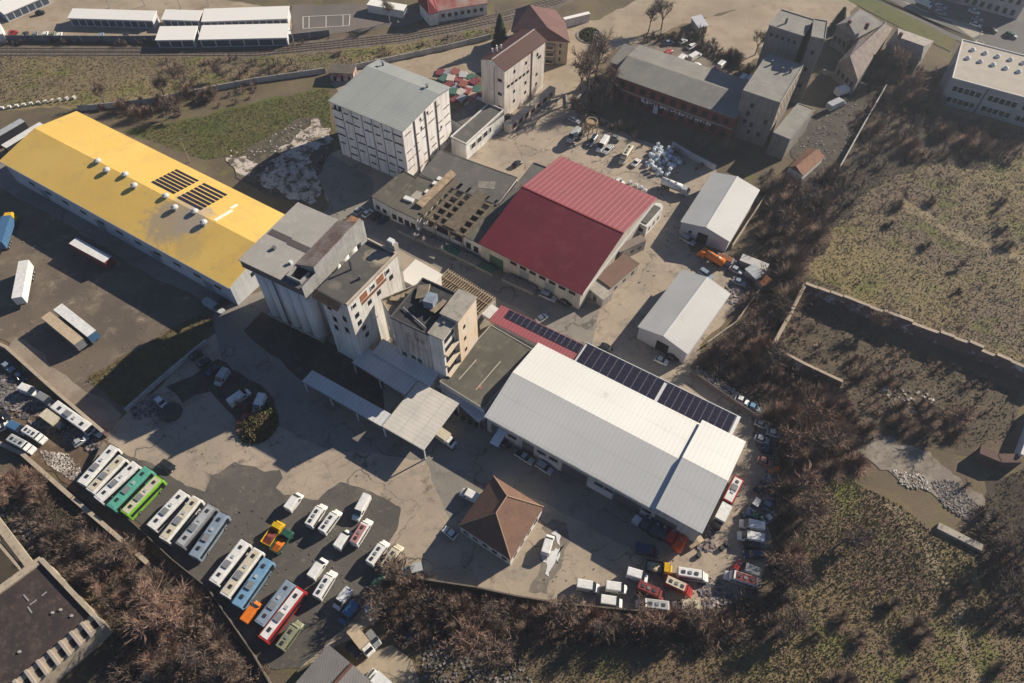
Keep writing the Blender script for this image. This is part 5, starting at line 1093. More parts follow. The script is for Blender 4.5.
# ------------------------------------------------------------------ yard objects
TARP = {c: mat('tarp_'+c, v, tuple(q*.6 for q in v), 1.2, .8) for c, v in dict(grey=(.17,.16,.155), green=(.03,.12,.08), mauve=(.19,.155,.155)).items()}
for px, py, ln, c_, lb in ((409,232,6.5,'grey','long grey covered skip at the left end of the street row'),(421,237,4,'mauve','mauve covered skip second in the street row'),(430,241.5,4,'mauve','mauve covered skip third in the street row'),(440,245,4,'grey','grey covered skip left of the green one'),
     (453,251,6,'green','green covered skip at the foot of the concrete frame'),(464,256.5,4,'grey','grey covered skip right of the green one'),(474,261,4.6,'grey','grey covered skip in the middle of the street row'),(486,267.5,5.5,'green','green covered skip by the green hall door'),
     (510,279,4,'grey','grey covered skip right of the hall door'),(519,283,4,'grey','grey covered skip in front of the hall windows'),(529,287.5,4,'mauve','mauve covered skip at the right end of the street row')):
    x, y = G(px, py, 1.2); o = empty('covered_skip', x, y, .06, R(-31), lb, 'skip', 'covered skips along the street')
    MB().loft([(-ln/2,.1,1.3,1.0,1.15),(-ln/2+.5,0,1.4,1.1,1.25),(ln/2-.5,0,1.4,1.1,1.25),(ln/2,.1,1.3,1.0,1.15)]).build('bin', STEEL, o)
    MB().loft([(-ln/2-.05,1.28,1.4,1.2,1.0),(-ln/4,1.35,1.85,1.25,.8),(0,1.35,1.7,1.25,.9),(ln/4,1.35,1.95,1.25,.7),(ln/2+.05,1.28,1.4,1.2,1.0)]).build('tarpaulin', TARP[c_], o)
# bulk bags
BAG = mat('bulk_bag', (.58,.62,.66), (.45,.5,.56), 1.5, .8)
bag = empty('bulk_bag', 0, 0); MB().loft([(-.5,0,.8,.40,.42),(-.45,0,1.0,.5,.48),(.45,0,1.0,.5,.48),(.5,0,.8,.40,.42)]).build('sack', BAG, bag); MB().cone((0,0,.98),(0,0,1.2),.25,.12,8).build('tied_neck', BAG, bag)
bt = tree_of(bag); n_ = 0
X, Y = sample([(648,160),(657,148),(672,151),(680,163),(675,175),(662,178),(645,168)], 70)
for x, y in zip(X, Y):
    o = bag if n_ == 0 else copy_tree(bag, bt); z = 0 if n_ < 40 else .95
    o.location = (x, y, .05+z); o.rotation_euler = (rng.uniform(-.2,.2), rng.uniform(-.2,.2), rng.uniform(0,3)); tag(o, 'white bulk bag in the big heap beside the white tanker truck', 'bulk bag', 'bulk bags heaped in the upper yard'); n_ += 1
for px, py in ((619,181),(630,184),(636,187),(641,189),(645,192)):
    o = copy_tree(bag, bt); x, y = G(px, py, 0); o.location = (x, y, .05); o.rotation_euler = (0,0,rng.uniform(0,3)); tag(o, 'white bulk bag in the short line along the far eave of the red hall', 'bulk bag', 'bulk bags along the red hall')
# red and navy tanks by the warehouse
for k, (px, py, c_) in enumerate(((649,520,'navy'),(657,526,'navy'),(664,529,'navy'),(673,533,'red'),(681,541,'orange'))):
    x, y = G(px, py, 1.4); o = empty('tank', x, y, .05, R(57), {'navy':'navy storage tank %s in the row at the warehouse wall' % ('first','second','third')[k] if k < 3 else '', 'red':'dark red storage tank at the warehouse wall', 'orange':'bright orange red storage tank at the end of the tank row'}[c_], 'tank', 'storage tanks at the warehouse wall')
    MB().cone((-2.3,0,1.35),(2.3,0,1.35),1.15,1.15,16).build('drum', paint('tank_'+c_, {'navy':(.02,.04,.07),'red':(.40,.02,.025),'orange':(.70,.09,.02)}[c_]), o, True)
    for s in (-1.4, 1.4): MB().box(s-.15,s+.15,-.8,.8,0,.5).build('cradle', STEEL, o)
    MB().cone((0,0,2.4),(0,0,2.75),.3,.3,10).build('manhole', STEEL, o)
# hopper frame
x, y = G(590,137); o = empty('hopper', x, y, 0, .4, 'rusty beige hopper with ring on four legs in the upper yard', 'hopper'); BE = mat('hopper_beige', (.36,.26,.17), (.24,.16,.1), 1, .8)
for sx in (-1.5, 1.5):
    for sy in (-1.3, 1.3): MB().cone((sx,sy,0),(sx,sy,6),.18,.16,6).build('leg', BE, o)
MB().box(-1.7,1.7,-1.5,-1.2,4.2,4.5).box(-1.7,1.7,1.2,1.5,4.2,4.5).box(-1.7,-1.4,-1.19,1.19,4.2,4.5).box(1.4,1.7,-1.19,1.19,4.2,4.5).build('deck_frame', BE, o)
rb = MB()
for k in range(16):
    a = k*math.pi/8; rb.obox(1.7*math.cos(a), 1.7*math.sin(a), 6.1, .3, .75, .6, a)
rb.build('ring', BE, o); MB().cone((0,0,3.2),(0,0,6),.3,1.4,12).build('funnel', BE, o)
# odd items
for nm, lab, cat, px, py, yw, parts_ in (
  ('cargo_trailer','small white topped trailer beside a blue cover by the yard wall','trailer',417,570,.3,[('box',(-1.2,1.2,-.9,.9,.5,1.6),pt('silver')),('cover',(-3.0,-1.3,-.9,.9,.3,1.0),pt('sky'))]),
  ('pallet_stack','pale pallets at the end of the warehouse behind the orange tank','pallets',692,545,.5,[('pallet',(-1.2,1.2,-.8,.8,.1,1.3),WOOD),('pallet',(1.4,2.6,-.6,.8,.1,.8),pt('beige'))]),
  ('crate','white crate near the tank row at the warehouse door','crate',636,522,.9,[('case',(-.8,.8,-.8,.8,.1,1.5),pt('silver')),('lid',(-.85,.85,-.85,.85,1.51,1.6),pt('white'))]),
  ('concrete_block','long concrete beam lying in the rough meadow','concrete block',958,538,-.55,[('beam',(-4.6,4.6,-.8,.8,0,.9),CONC),('lifting_hook',(-.1,.1,-.1,.1,.9,1.2),STEEL)]),
  ('rubbish_skip','blue grey skip full of junk in the corner by the orange tanker','skip',724,262,-.5,[('bin',(-2.4,2.4,-1.1,1.1,.1,1.5),pt('steel')),('junk',(-2,2,-.9,.9,1.51,1.9),RUST)]),
  ('lean_shed','pale broken shed with brown panel in the junk corner','shed',756,281,-1.0,[('wall',(-3.4,3.4,-1.6,1.6,0,2.4),CONC),('roof',(-3.6,1.0,-1.8,1.8,2.41,2.6),pt('silver')),('roof',(1.2,3.6,-1.8,1.8,2.41,2.6),RUST)]),
  ('lean_shed','long pale shed roof running to the fence in the junk corner','shed',752,268,-.5,[('wall',(-3.6,3.6,-1.2,1.2,0,2.2),CONC),('roof',(-3.8,3.8,-1.4,1.4,2.21,2.4),plain('shed_pale', (.42,.4,.38), .8))]),
  ('tarpaulin_heap','round heap under dark tarpaulin by the small white car','heap',171,413,0,[]),):
    x, y = G(px, py); o = empty(nm, x, y, .06, yw, lab, cat)
    for pn, bx_, m_ in parts_: MB().box(*bx_).build(pn, m_, o)
    if not parts_: MB().loft([(-2.6,0,.3,1,.6),(-1.6,0,1.2,2.2,1.4),(0,0,1.7,2.7,1.6),(1.6,0,1.2,2.2,1.4),(2.6,0,.3,1,.6)]).build('cover', plain('black_tarp', (.035,.037,.035), .7), o); o.children and MB().loft([(-1,1.68,1.75,.6,.4),(1,1.5,1.6,.6,.4)]).build('fold', plain('black_tarp', (.035,.037,.035), .7), o)
# spilled powder
PWD = plain('powder_white', (.55,.55,.55), .9)
for pp in ([(551,534),(556,530),(561,536),(560,546),(557,543),(556,536)],[(548,556),(556,548),(559,551),(553,566),(549,577),(545,574),(546,562)],[(561,547),(565,544),(560,556),(557,562),(556,558)],[(541,556),(545,554),(546,563),(543,562)]): patch('white_powder', pp, .09, PWD, .7, 'stuff', .8, 'white powder spilled beside the parked van', 'powder')
# tyres by the awning
for k, (px, py) in enumerate(((457,414),(463,419),(470,423),(477,426),(721,549),(726,545),(698,556))):
    x, y = G(px, py); o = empty('tyre_stack', x, y, .06, 0, 'stack of black tyres ' + (('first','second','third','fourth')[k] + ' from the left under the blue grey awning' if k < 4 else ('left of','behind','in front of')[k-4] + ' the pale pallets at the warehouse end'), 'tyres', 'tyre stacks')
    for j in range(3): MB().cone((0,0,j*.28+.0),(.04*j,0,j*.28+.26),.55,.55,12).build('tyre', BLACK, o); 
# ------------------------------------------------------------------ walls and fences
def wall_thing(name, label, cat, pts, h, th, m, rough_top=False, posts=0, group=None, cap=None, seg=6):
    P = [np.array(G(*p)) for p in pts]; o = empty(name, *P[0], 0, 0, label, cat, group); mb = MB(); o0 = P[0]
    pm = MB(); cm = MB()
    for a, c in zip(P, P[1:]):
        d = c-a; L = np.linalg.norm(d); n = max(1, int(L/seg)); yw = math.atan2(d[1], d[0])
        for k in range(n):
            q = a + d*(k+.5)/n - o0; hh = h*(rng.uniform(.7,1.0) if rough_top else 1); mb.obox(q[0], q[1], hh/2, L/n+th*.3, th*(1+.03*(k%2)), hh, yw)
            if cap: cm.obox(q[0], q[1], hh+.06, L/n-.02, th*1.5, .12, yw)
            if posts: e = a + d*k/n - o0; pm.obox(e[0], e[1], h/2+.1, .28, th+.2, h+.2, yw)
    mb.build('panels', m, o)
    if posts: pm.build('posts', CONC, o)
    if cap: cm.build('coping', cap, o)
    return o
DW = mat('dark_panel', (.16,.17,.19), (.11,.115,.13), .4, .8); PW = mat('pale_panel_concrete', (.40,.39,.37), (.30,.29,.28), .3, .9, streak=.3)
BW = mat('ruin_brick', (.20,.12,.10), (.15,.10,.09), .5, .95, streak=.3, fine=.2, dirt=((.50,.48,.46), .22, .55)); CAPP = mat('pale_coping', (.40,.33,.25), (.32,.27,.21), .5, .95)
wall_thing('panel_fence', 'long dark panel fence between garages and railway', 'fence', [(-30,41),(120,42),(290,40.5),(330,36)], 2.4, .2, DW, posts=1)
wall_thing('boundary_wall', 'long pale concrete wall crossing the meadow towards the hut', 'wall', [(80,111),(150,104),(220,90),(256,83),(326,73)], 2.0, .25, PW, posts=1)
wall_thing('boundary_wall', 'pale concrete wall from the hut up to the dark conifer', 'wall', [(353,70),(400,60),(450,49),(491,39)], 2.0, .25, PW, posts=1)
wall_thing('boundary_wall', 'scrapyard wall with pale coping running down to the long white bus', 'wall', [(-20,338),(12,353),(60,396),(108,437)], 2.6, .5, BW, cap=CAPP)
wall_thing('boundary_wall', 'low pale concrete wall between grass verge and soil bed', 'wall', [(127,412),(165,378),(207,343)], 1.4, .5, PW)
wall_thing('boundary_wall', 'thin weathered wall below the bus lot', 'wall', [(107,445),(95,470),(130,520),(175,562),(210,590),(255,655),(275,690)], 2.0, .2, mat('dark_weathered_wall', (.14,.12,.10), (.1,.085,.07), .5, .95))
wall_thing('boundary_wall', 'lower scrapyard wall running beside the dirt track', 'wall', [(-10,440),(25,456),(75,500),(110,530),(150,565)], 1.6, .6, BW, cap=CAPP, rough_top=True)
wall_thing('boundary_wall', 'dark wall along the foot of the yard', 'wall', [(416,581),(476,590),(512,598),(560,606),(632,613),(700,616)], 2.2, .3, mat('dark_weathered_wall', (.14,.12,.10)))
wall_thing('ruin_wall', 'long crumbling brick ruin wall with white plaster remains', 'wall', [(801,292),(850,311),(905,332),(960,352),(1030,382),(1060,395)], 5.0, .6, BW, rough_top=True, cap=CAPP, seg=3)
wall_thing('ruin_wall', 'straight ruin wall with pale top at the left end of the ruin', 'wall', [(801,292),(786,322),(769,353)], 3.4, .6, BW, cap=CAPP)
wall_thing('ruin_wall', 'short front wall of the ruin with pale top', 'wall', [(769,353),(800,370),(838,388)], 3.0, .5, BW, cap=CAPP)
wall_thing('ruin_wall', 'white plastered ruin wall at the right edge', 'wall', [(1034,408),(1024,430),(1012,462)], 4.0, .6, plain('white_plaster', (.55,.54,.54), .9))
wall_thing('ruin_wall', 'dark broken brick stub near the white ruin wall', 'wall', [(975,456),(994,464),(1011,464)], 3.2, 2.2, mat('dark_brick', (.12,.075,.065), (.09,.06,.05), .5, .95), rough_top=True)
wall_thing('boundary_wall', 'thin pale wall running down past the rubble yard', 'wall', [(884,90),(862,128),(838,171)], 2.2, .35, PW)
wall_thing('boundary_wall', 'low ruined wall behind the two box trucks', 'wall', [(822,74),(845,80),(866,88)], 1.8, .5, CONC, rough_top=True)
wall_thing('boundary_wall', 'white topped wall beside the bulk bag heap', 'wall', [(672,147),(690,158),(714,170)], 2.0, .6, plain('white_wall_top', (.42,.42,.42), .9))
wall_thing('wire_fence', 'fence with pale coping behind the farther grey shed', 'fence', [(764,199),(731,249)], 1.6, .2, CONC, cap=CAPP)
wall_thing('wire_fence', 'fence with pale coping behind the nearer grey shed', 'fence', [(758,293),(735,325),(706,346)], 1.6, .2, CONC, cap=CAPP)
wall_thing('boundary_wall', 'dark wall beside the long scrap heap', 'wall', [(690,374),(730,402),(765,425)], 1.8, .25, plain('mauve_wall', (.12,.09,.09), .9))
wall_thing('kerb_wall', 'curved pale retaining kerb of the upper yard road', 'wall', [(566,95),(567,108),(585,92),(592,85)], .7, .5, PW)
wall_thing('broken_slab_row', 'pair of broken concrete wall pieces in the bottom left scrub', 'wall', [(172,635),(160,655),(148,680)], 1.8, 1.2, RU, rough_top=True)
k = 0
for i in range(11):
    px = 3 + i*7.2; py = 109 - i*1.05; x, y = G(px, py); o = empty('white_marker', x, y, 0, .1*i, 'white painted concrete marker in the row across the meadow edge', 'marker', 'white markers in the meadow')
    MB().box(-.45,.45,-.35,.35,0,.8).build('block', plain('marker_white', (.6,.59,.56), .8), o); MB().box(-.5,.5,-.4,.4,.81,.9).build('cap', plain('marker_white', (.6,.59,.56), .8), o)
# poles
for (px, py, h, lb) in ((190,162,9,'wooden utility pole at the edge of the green patch'),(110,8,7,'railway mast left of the first garage row'),(145,6,7,'railway mast right of the first mast'),(181,9,7,'railway mast above the short garage row'),(209,6,7,'railway mast above the court side garages'),(390,24,6,'bare lamp post beside the sports court'),(295,47,7,'railway mast below the garages corner'),(497,30,8,'lamp post next to the dark conifer'),(592,52,8,'lamp post standing on the round planted island'),(973,46,6,'street lamp beside the school roof')):
    x, y = G(px, py); o = empty('utility_pole', x, y, 0, .5, lb, 'pole'); MB().cone((0,0,0),(0,0,h),.16,.1,8).build('pole', WOOD if 'wooden' in lb else STEEL, o); MB().box(-.9,.9,-.06,.06,h-.6,h-.45).build('crossarm', STEEL, o)

# ------------------------------------------------------------------ vegetation
TW1 = mat('bare_twigs_brown', (.215,.15,.11), (.135,.098,.078), .08, .95, fine=0, island=.45, upn=.45)
TW2 = mat('bare_twigs_red', (.27,.17,.125), (.175,.115,.09), .1, .95, fine=0, island=.45, upn=.45)
TW3 = mat('bare_twigs_dark', (.145,.105,.085), (.095,.072,.063), .1, .95, fine=0, island=.5, upn=.45)
TWG = mat('bush_leaves', (.07,.085,.03), (.13,.09,.04), .3, .9, fine=0, island=.5)
GT1 = mat('meadow_tufts', (.225,.18,.082), (.145,.11,.078), .028, .95, c3=(.19,.19,.05), fine=0, island=.3, upn=.8)
GT2 = mat('green_tufts', (.115,.125,.038), (.15,.13,.055), .06, .95, fine=0, island=.4, upn=.8)
GT3 = mat('brown_tufts', (.225,.17,.085), (.15,.105,.07), .028, .95, c3=(.17,.185,.045), fine=0, island=.3, upn=.8)
BARK = mat('bark', (.16,.13,.10), (.11,.09,.075), .8, .95)
def grass(name, pts, n, m, h=.5, w_=.35, clump=0):
    X, Y = sample(pts, n, clump); tris_to_obj(name, tufts(X, Y, h, w_, 4), m, kind='stuff', label=None)
grass('meadow_grass', [(0,56),(256,58),(400,46),(500,26),(500,38),(345,66),(252,82),(80,106),(0,106)], 12000, GT3, .17, .34)
grass('meadow_grass', [(125,131),(190,120),(262,102),(328,88),(334,150),(312,150),(255,165),(236,155),(205,160)], 9000, GT2, .14, .34)
grass('meadow_grass', [(770,225),(830,170),(880,150),(960,165),(1024,150),(1060,150),(1060,380),(1024,372),(905,322),(802,282),(765,262)], 30000, GT1, .15, .36)
grass('meadow_grass', [(805,300),(900,345),(1020,392),(1010,440),(960,450),(860,425),(838,380),(772,345)], 4000, GT3, .2, .4)
grass('meadow_grass', [(790,600),(800,480),(850,480),(900,505),(950,545),(1000,480),(1060,450),(1060,740),(420,740),(410,640),(470,640),(560,650),(700,650)], 34000, GT3, .16, .34)
grass('meadow_grass', [(790,600),(800,480),(850,480),(900,505),(950,545),(1060,560),(1060,740),(560,740),(600,660),(700,650)], 12000, GT2, .17, .34, .9)
grass('meadow_grass', [(86,380),(152,342),(205,314),(212,320),(203,342),(150,392),(125,405)], 1500, GT3, .3, .4)
grass('meadow_grass', [(0,490),(60,490),(130,560),(270,690),(130,700),(100,620),(42,556),(0,530)], 6000, GT3, .3, .35)
grass('meadow_grass', [(690,32),(745,66),(760,90),(700,55),(640,36)], 1500, GT2, .5, .5)
def leafy(cx, cy, rx, ry, h, n, m):
    a = rng.uniform(0, 6.28, n); q = np.sqrt(rng.uniform(0, 1, n)); X = cx + rx*q*np.cos(a); Y = cy + ry*q*np.sin(a)
    top = h*np.sqrt(np.clip(1-q**2, 0, 1))*(.75+.25*np.sin(X*2.1+1)*np.cos(Y*1.7)); Z = top*rng.uniform(.35, 1.0, n); T = np.zeros((n,3,3)); c = np.stack([X, Y, Z], 1)
    for k in range(3): T[:,k] = c + rng.normal(0, .2, (n,3))
    return T
def scrub(pts, n, m, r=1.7, h=2.0, tw=110, wd=.07, clump=0):
    n = int(n*.9); r *= 1.1; wd *= 1.1
    X, Y = sample(pts, n, clump); tris_to_obj('scrub', shrubs(X, Y, r, h, tw, wd), m, kind='stuff')
# thickets
scrub([(745,330),(800,290),(770,350),(838,392),(880,430),(850,470),(800,490),(790,560),(790,600),(740,612),(740,588),(770,590),(782,480),(775,425),(700,366),(715,345)], 330, TW3, 2.0, 2.8, 130)
scrub([(780,380),(838,395),(870,440),(840,480),(800,500),(800,590),(775,600),(782,480)], 120, TW1, 2.0, 3.0, 120)
scrub([(420,588),(512,603),(632,618),(720,612),(790,600),(780,640),(700,652),(600,650),(500,632),(425,610)], 190, TW3, 1.9, 2.6, 130)
scrub([(425,600),(512,612),(632,625),(740,615),(740,632),(560,642),(440,640)], 90, TW2, 1.8, 2.4, 120)
scrub([(390,560),(430,585),(470,610),(420,650),(400,640),(375,620),(368,600),(392,575)], 90, TW3, 1.9, 2.8, 130)
scrub([(770,175),(800,185),(840,172),(860,200),(800,270),(790,290),(745,325),(748,300),(765,262),(755,235)], 150, TW3, 2.0, 2.8, 120)
scrub([(860,85),(900,60),(945,80),(940,110),(1024,140),(1000,165),(900,160),(850,200),(845,170)], 170, TW3, 2.2, 2.6, 110)
scrub([(775,225),(830,175),(1000,170),(1040,260),(960,330),(900,310),(800,270)], 90, TW1, 1.5, 1.0, 70, .06, .6)
scrub([(800,500),(900,520),(1040,600),(1040,700),(620,700),(700,660),(790,640)], 80, TW1, 1.2, .9, 70, .05, .4)
scrub([(0,480),(70,500),(160,565),(270,690),(120,690),(100,620),(42,556),(0,540)], 170, TW3, 1.7, 2.0, 120)
scrub([(160,570),(215,600),(280,690),(190,690),(150,630)], 70, TW1, 1.7, 2.0, 120)
scrub([(0,42),(290,42),(330,38),(330,43),(290,46),(0,46)], 60, TW3, 1.6, 1.8, 80)
scrub([(160,62),(260,58),(400,48),(480,32),(480,38),(350,62),(256,78),(160,90)], 90, TW3, 1.8, 2.0, 90, .07, .3)
scrub([(640,36),(700,34),(740,58),(760,80),(720,60),(680,44),(640,48)], 70, TW3, 1.7, 2.2, 100)
scrub([(805,295),(900,342),(1000,385),(1000,440),(940,440),(870,420),(840,375),(790,345)], 120, TW1, 1.6, 1.6, 90)
scrub([(560,125),(590,118),(640,135),(720,168),(700,172),(640,150),(600,142)], 30, TW3, 1.6, 2.0, 90)
scrub([(960,480),(1024,560),(1040,640),(1000,620),(985,560)], 60, TW3, 1.9, 2.4, 120)
scrub([(765,172),(800,185),(842,165),(810,262),(798,292),(745,330),(742,300),(765,255)], 150, TW1, 2.2, 3.0, 130)
scrub([(870,60),(945,78),(938,112),(1030,138),(1010,165),(900,165),(855,150)], 130, TW1, 2.2, 2.6, 120)
scrub([(100,106),(200,94),(256,84),(256,100),(200,112),(140,128)], 40, TW1, 1.4, 1.6, 110)
scrub([(560,95),(600,80),(625,98),(650,125),(620,135),(590,125)], 26, TW1, 2.0, 3.0, 140)
scrub([(440,600),(740,618),(760,632),(560,640),(440,630)], 50, TW1, 1.8, 2.2, 130)
# planted bush bed
x, y = G(258,424); bsh = empty('bush', x, y, 0, 0, 'round autumn bush on a bed in the middle of the yard', 'bush')
ob = tris_to_obj('foliage', leafy(x, y, 4.6, 5.4, 2.2, 9000, TWG), TWG); ob.parent = bsh; ob.matrix_parent_inverse = Matrix.Translation((-x, -y, 0))
X = x + rng.normal(0, 2, 14); Y = y + rng.normal(0, 2.4, 14); ob = tris_to_obj('twigs', shrubs(X, Y, 1.6, 2.2, 120, .07), TW2); ob.parent = bsh; ob.matrix_parent_inverse = Matrix.Translation((-x, -y, 0))
x, y = G(590,36); bsh = empty('bush', x, y, 0, 0, 'round green planted island on the earth road at the top', 'bush')
ob = tris_to_obj('foliage', leafy(x, y, 4, 5, 1.5, 6000, None), mat('dark_green_leaves', (.05,.07,.025), (.08,.08,.03), .4, .9, fine=0, island=.5)); ob.parent = bsh; ob.matrix_parent_inverse = Matrix.Translation((-x, -y, 0))
tag(MB().cone((0,0,0),(0,0,.35),5.2,5.0,20).build('kerb_bed', CONC, bsh))
# bare trees
def limb_tree(seed, H=8, spread=.55, twigs=6, tw_len=1.3):
    r = np.random.default_rng(seed); mb = MB(); tips = []
    def grow(p, d, L, rad, lv):
        q = p + d*L; mb.cone(p, q, rad, rad*.62, 5 if lv else 7, False)
        if lv >= 3 or rad < .02: tips.append((p, q, d)); return
        if lv >= 2: tips.append((p, q, d))
        for k in range(4 if lv < 2 else 3):
            a = r.uniform(0, 6.28); t = r.uniform(.45, 1.0); e = r.uniform(.5, 1.1)*spread*1.5
            u = Vector(d).orthogonal().normalized(); v = Vector(d).cross(u); nd = Vector(d) + (u*math.cos(a) + v*math.sin(a))*e; nd.z += .12; nd.normalize()
            grow(p + (q-p)*t, nd, L*r.uniform(.55,.8), rad*.55, lv+1)
    grow(Vector((0,0,0)), Vector((r.uniform(-.08,.08), r.uniform(-.08,.08), 1)).normalized(), H*.36, H*.02, 0)
    T = []
    for p, q, d in tips:
        for k in range(twigs):
            t = r.uniform(0, 1); a = p + (q-p)*t; nd = (Vector(d)*.5 + Vector((r.normal(0,.6), r.normal(0,.6), r.normal(.25,.45)))).normalized(); e = a + nd*tw_len*r.uniform(.5,1.2); s = Vector((r.normal(), r.normal(), r.normal()))
            s = (s - nd*s.dot(nd)).normalized()*.05*r.uniform(.7,1.4); T.append([tuple(a-s), tuple(a+s), tuple(e)])
            for _ in range(3):
                a2 = a + (e-a)*r.uniform(.2,.9); e2 = a2 + (nd + Vector((r.normal(0,.6), r.normal(0,.6), r.normal(0,.5)))).normalized()*tw_len*.55; T.append([tuple(a2-s*.8), tuple(a2+s*.8), tuple(e2)])
    return mb, np.array(T)
TP = []
for sd, H, sp, m in ((1,9,.6,TW1),(2,8,.7,TW2),(3,11,.45,TW1),(4,7,.8,TW3),(5,9,.65,TW2)):
    mb, T = limb_tree(sd, H, sp); me1 = mb.mesh('trunk', BARK); me2 = fast_mesh('crown', T.reshape(-1,3), np.arange(T.size//3).reshape(-1,3), m); TP.append((me1, me2))
def tree(px, py, k, s, label, group=None, bark=None):
    x, y = G(px, py); o = empty('bare_tree', x, y, 0, rng.uniform(0, 6), label, 'tree', group); o.scale = (s, s, s)
    for nm, me in zip(('trunk','crown'), TP[k]): c = bpy.data.objects.new(nm, me); col.objects.link(c); c.parent = o
for a in [(594,84,2,1.9,'tall slim bare tree right of the pale one by the upper road'),(606,98,0,1.7,'broad bare tree in front of the brick hall end wing'),(166,628,1,1.81,'big round reddish bare tree in the bottom left scrub'),(150,612,4,1.45,'reddish bare tree leaning on the left of the big round one'),(178,612,1,1.38,'reddish bare tree on the upper right of the big round one'),
 (136,560,0,1.30,'pale branched bare tree below the lower bus row'),(20,630,1,0.40,'small reddish sapling standing over the dark tar roof'),(60,590,0,0.40,'small brown sapling near the top parapet of the dark tar roof'),(12,505,1,1.16,'bare tree at the left edge above the dark tar roof'),(40,490,4,1.01,'reddish bare tree beside the lower scrapyard wall'),
 (105,580,1,1.09,'reddish bare tree beside the right corner of the dark tar roof'),(205,655,3,1.16,'dark bare tree below the thin wall of the bus lot'),(240,670,0,1.16,'brown bare tree at the bottom left of the bus lot'),
 (588,98,2,2.10,'tall pale bare tree left of the brick hall'),(580,90,2,1.38,'tall slim bare tree beside the upper road'),(600,112,3,1.59,'dark bare tree at the corner of the brick hall'),(612,105,3,1.45,'dark bushy tree against the brick hall end'),(577,112,3,1.30,'dark tree beside the hopper'),
 (648,33,2,1.16,'bare tree in the scrub beyond the brick hall, left one'),(661,30,2,1.30,'bare tree in the scrub beyond the brick hall, right one'),(755,55,2,1.16,'bare tree on the bare earth left of the farther tower'),
 (105,104,0,1.09,'bare tree at the left part of the long meadow wall'),(165,98,0,1.16,'bare tree in the middle of the long meadow wall'),(188,92,2,1.16,'bare tree near the right part of the long meadow wall'),(178,116,3,1.30,'dark tree on the near side of the long meadow wall'),(225,80,3,1.16,'dark bare tree between wall and railway'),
 (390,22,2,1.01,'bare tree beside the sports court'),(895,80,4,1.67,'reddish bare tree in front of the old houses'),(912,95,1,1.45,'reddish bare tree between old houses and school'),(880,70,3,1.30,'dark bare tree close to the brown tiled roof'),(850,60,3,1.30,'dark tree between slab tower and old houses'),
 (790,455,1,1.45,'reddish bare tree beside the middle of the right scrap line'),(805,430,1,1.59,'big reddish bare tree at the front wall of the ruin'),(790,500,4,1.59,'reddish bare tree right of the silver white car'),(800,525,0,1.45,'brown bare tree right of the two white vans'),(785,590,3,1.45,'dark bare tree at the lower right corner of the yard'),(778,575,1,1.30,'reddish bare tree over the half hidden minibus'),
 (820,455,0,1.59,'brown bare tree left of the concrete apron'),(770,320,3,1.45,'dark bare tree left of the ruin corner'),(745,345,0,1.45,'brown bare tree near the fence of the nearer shed'),(760,365,3,1.59,'dark bare tree below the ruin corner'),(725,360,4,1.16,'reddish bare tree at the start of the long scrap heap'),
 (560,620,0,1.45,'brown bare tree below the left end of the yard foot'),(640,625,1,1.30,'reddish bare tree below the maroon minibus'),(600,625,3,1.30,'dark bare tree below the two white vans'),(690,625,0,1.30,'brown bare tree below the cream white van'),(500,618,3,1.16,'dark bare tree below the hip roofed house'),(470,650,1,1.59,'broad brown bare tree at the bottom centre'),(500,660,0,1.59,'brown bare tree right of the bottom centre one'),
 (400,580,0,1.30,'brown bare tree at the right tip of the van lot'),(385,610,3,1.30,'dark tree behind the stripped white car'),(795,210,3,1.59,'dark bare tree below the orange roofed cottage'),(780,235,0,1.45,'brown bare tree behind the farther grey shed'),(1010,560,3,1.59,'dark bare tree near the right edge'),(1005,600,3,1.30,'dark bare tree lower at the right edge'),
 (960,270,3,0.50,'small dark tree in the open meadow'),(870,330,0,1.01,'bare tree inside the ruin near its long wall'),(860,380,0,0.87,'bare tree in the middle of the ruin'),(945,425,4,1.16,'reddish bare tree in the lower right of the ruin'),(725,155,0,1.01,'bare tree in the shade of the brick hall'),(700,152,0,0.87,'small bare tree between bag heap and brick hall'),
 (845,540,3,1.30,'dark bare tree in the rough meadow right of the vans'),(790,640,3,1.45,'dark bare tree at the lower meadow edge'),(905,200,3,0.50,'small dark tree at the top of the meadow')]: tree(*a)
BP = []
for sd, m in ((11,TW1),(12,TW2),(13,TW1),(14,TW3)):
    rng_keep = rng; rng = np.random.default_rng(sd)
    T = np.concatenate([shrubs(np.array([rng.normal(0,.8)]), np.array([rng.normal(0,.8)]), rr, hh, tw, .05) for rr, hh, tw in ((3.4,3.6,900),(2.6,4.2,600),(1.8,2.6,300))])
    mbs = MB()
    for k in range(9):
        a = k*.7+sd; mbs.cone((.25*math.cos(a),.25*math.sin(a),0),(2.0*math.cos(a),2.0*math.sin(a),2.2+.8*math.sin(k*2.1)),.07,.025,5,False)
    BP.append((mbs.mesh('stems', BARK), fast_mesh('crown', T.reshape(-1,3), np.arange(T.size//3).reshape(-1,3), m))); rng = rng_keep
def bushes(pts, n, label, group, ks=(0,1,2,3), s0=.7, s1=1.35):
    X, Y = sample(pts, n)
    for i, (x, y) in enumerate(zip(X, Y)):
        o = empty('bare_bush', x, y, 0, rng.uniform(0, 6), label, 'bush', group); s = rng.uniform(s0, s1); o.scale = (s, s, s*rng.uniform(.8,1.1))
        for nm, me in zip(('stems','crown'), BP[ks[i % len(ks)]]): c = bpy.data.objects.new(nm, me); col.objects.link(c); c.parent = o
bushes([(785,395),(838,400),(875,440),(850,475),(800,490),(795,590),(778,590),(782,480),(778,430)], 34, 'bare brown bush in the thicket between the right scrap line and the ruin', 'bushes between scrap line and ruin', (0,1,2))
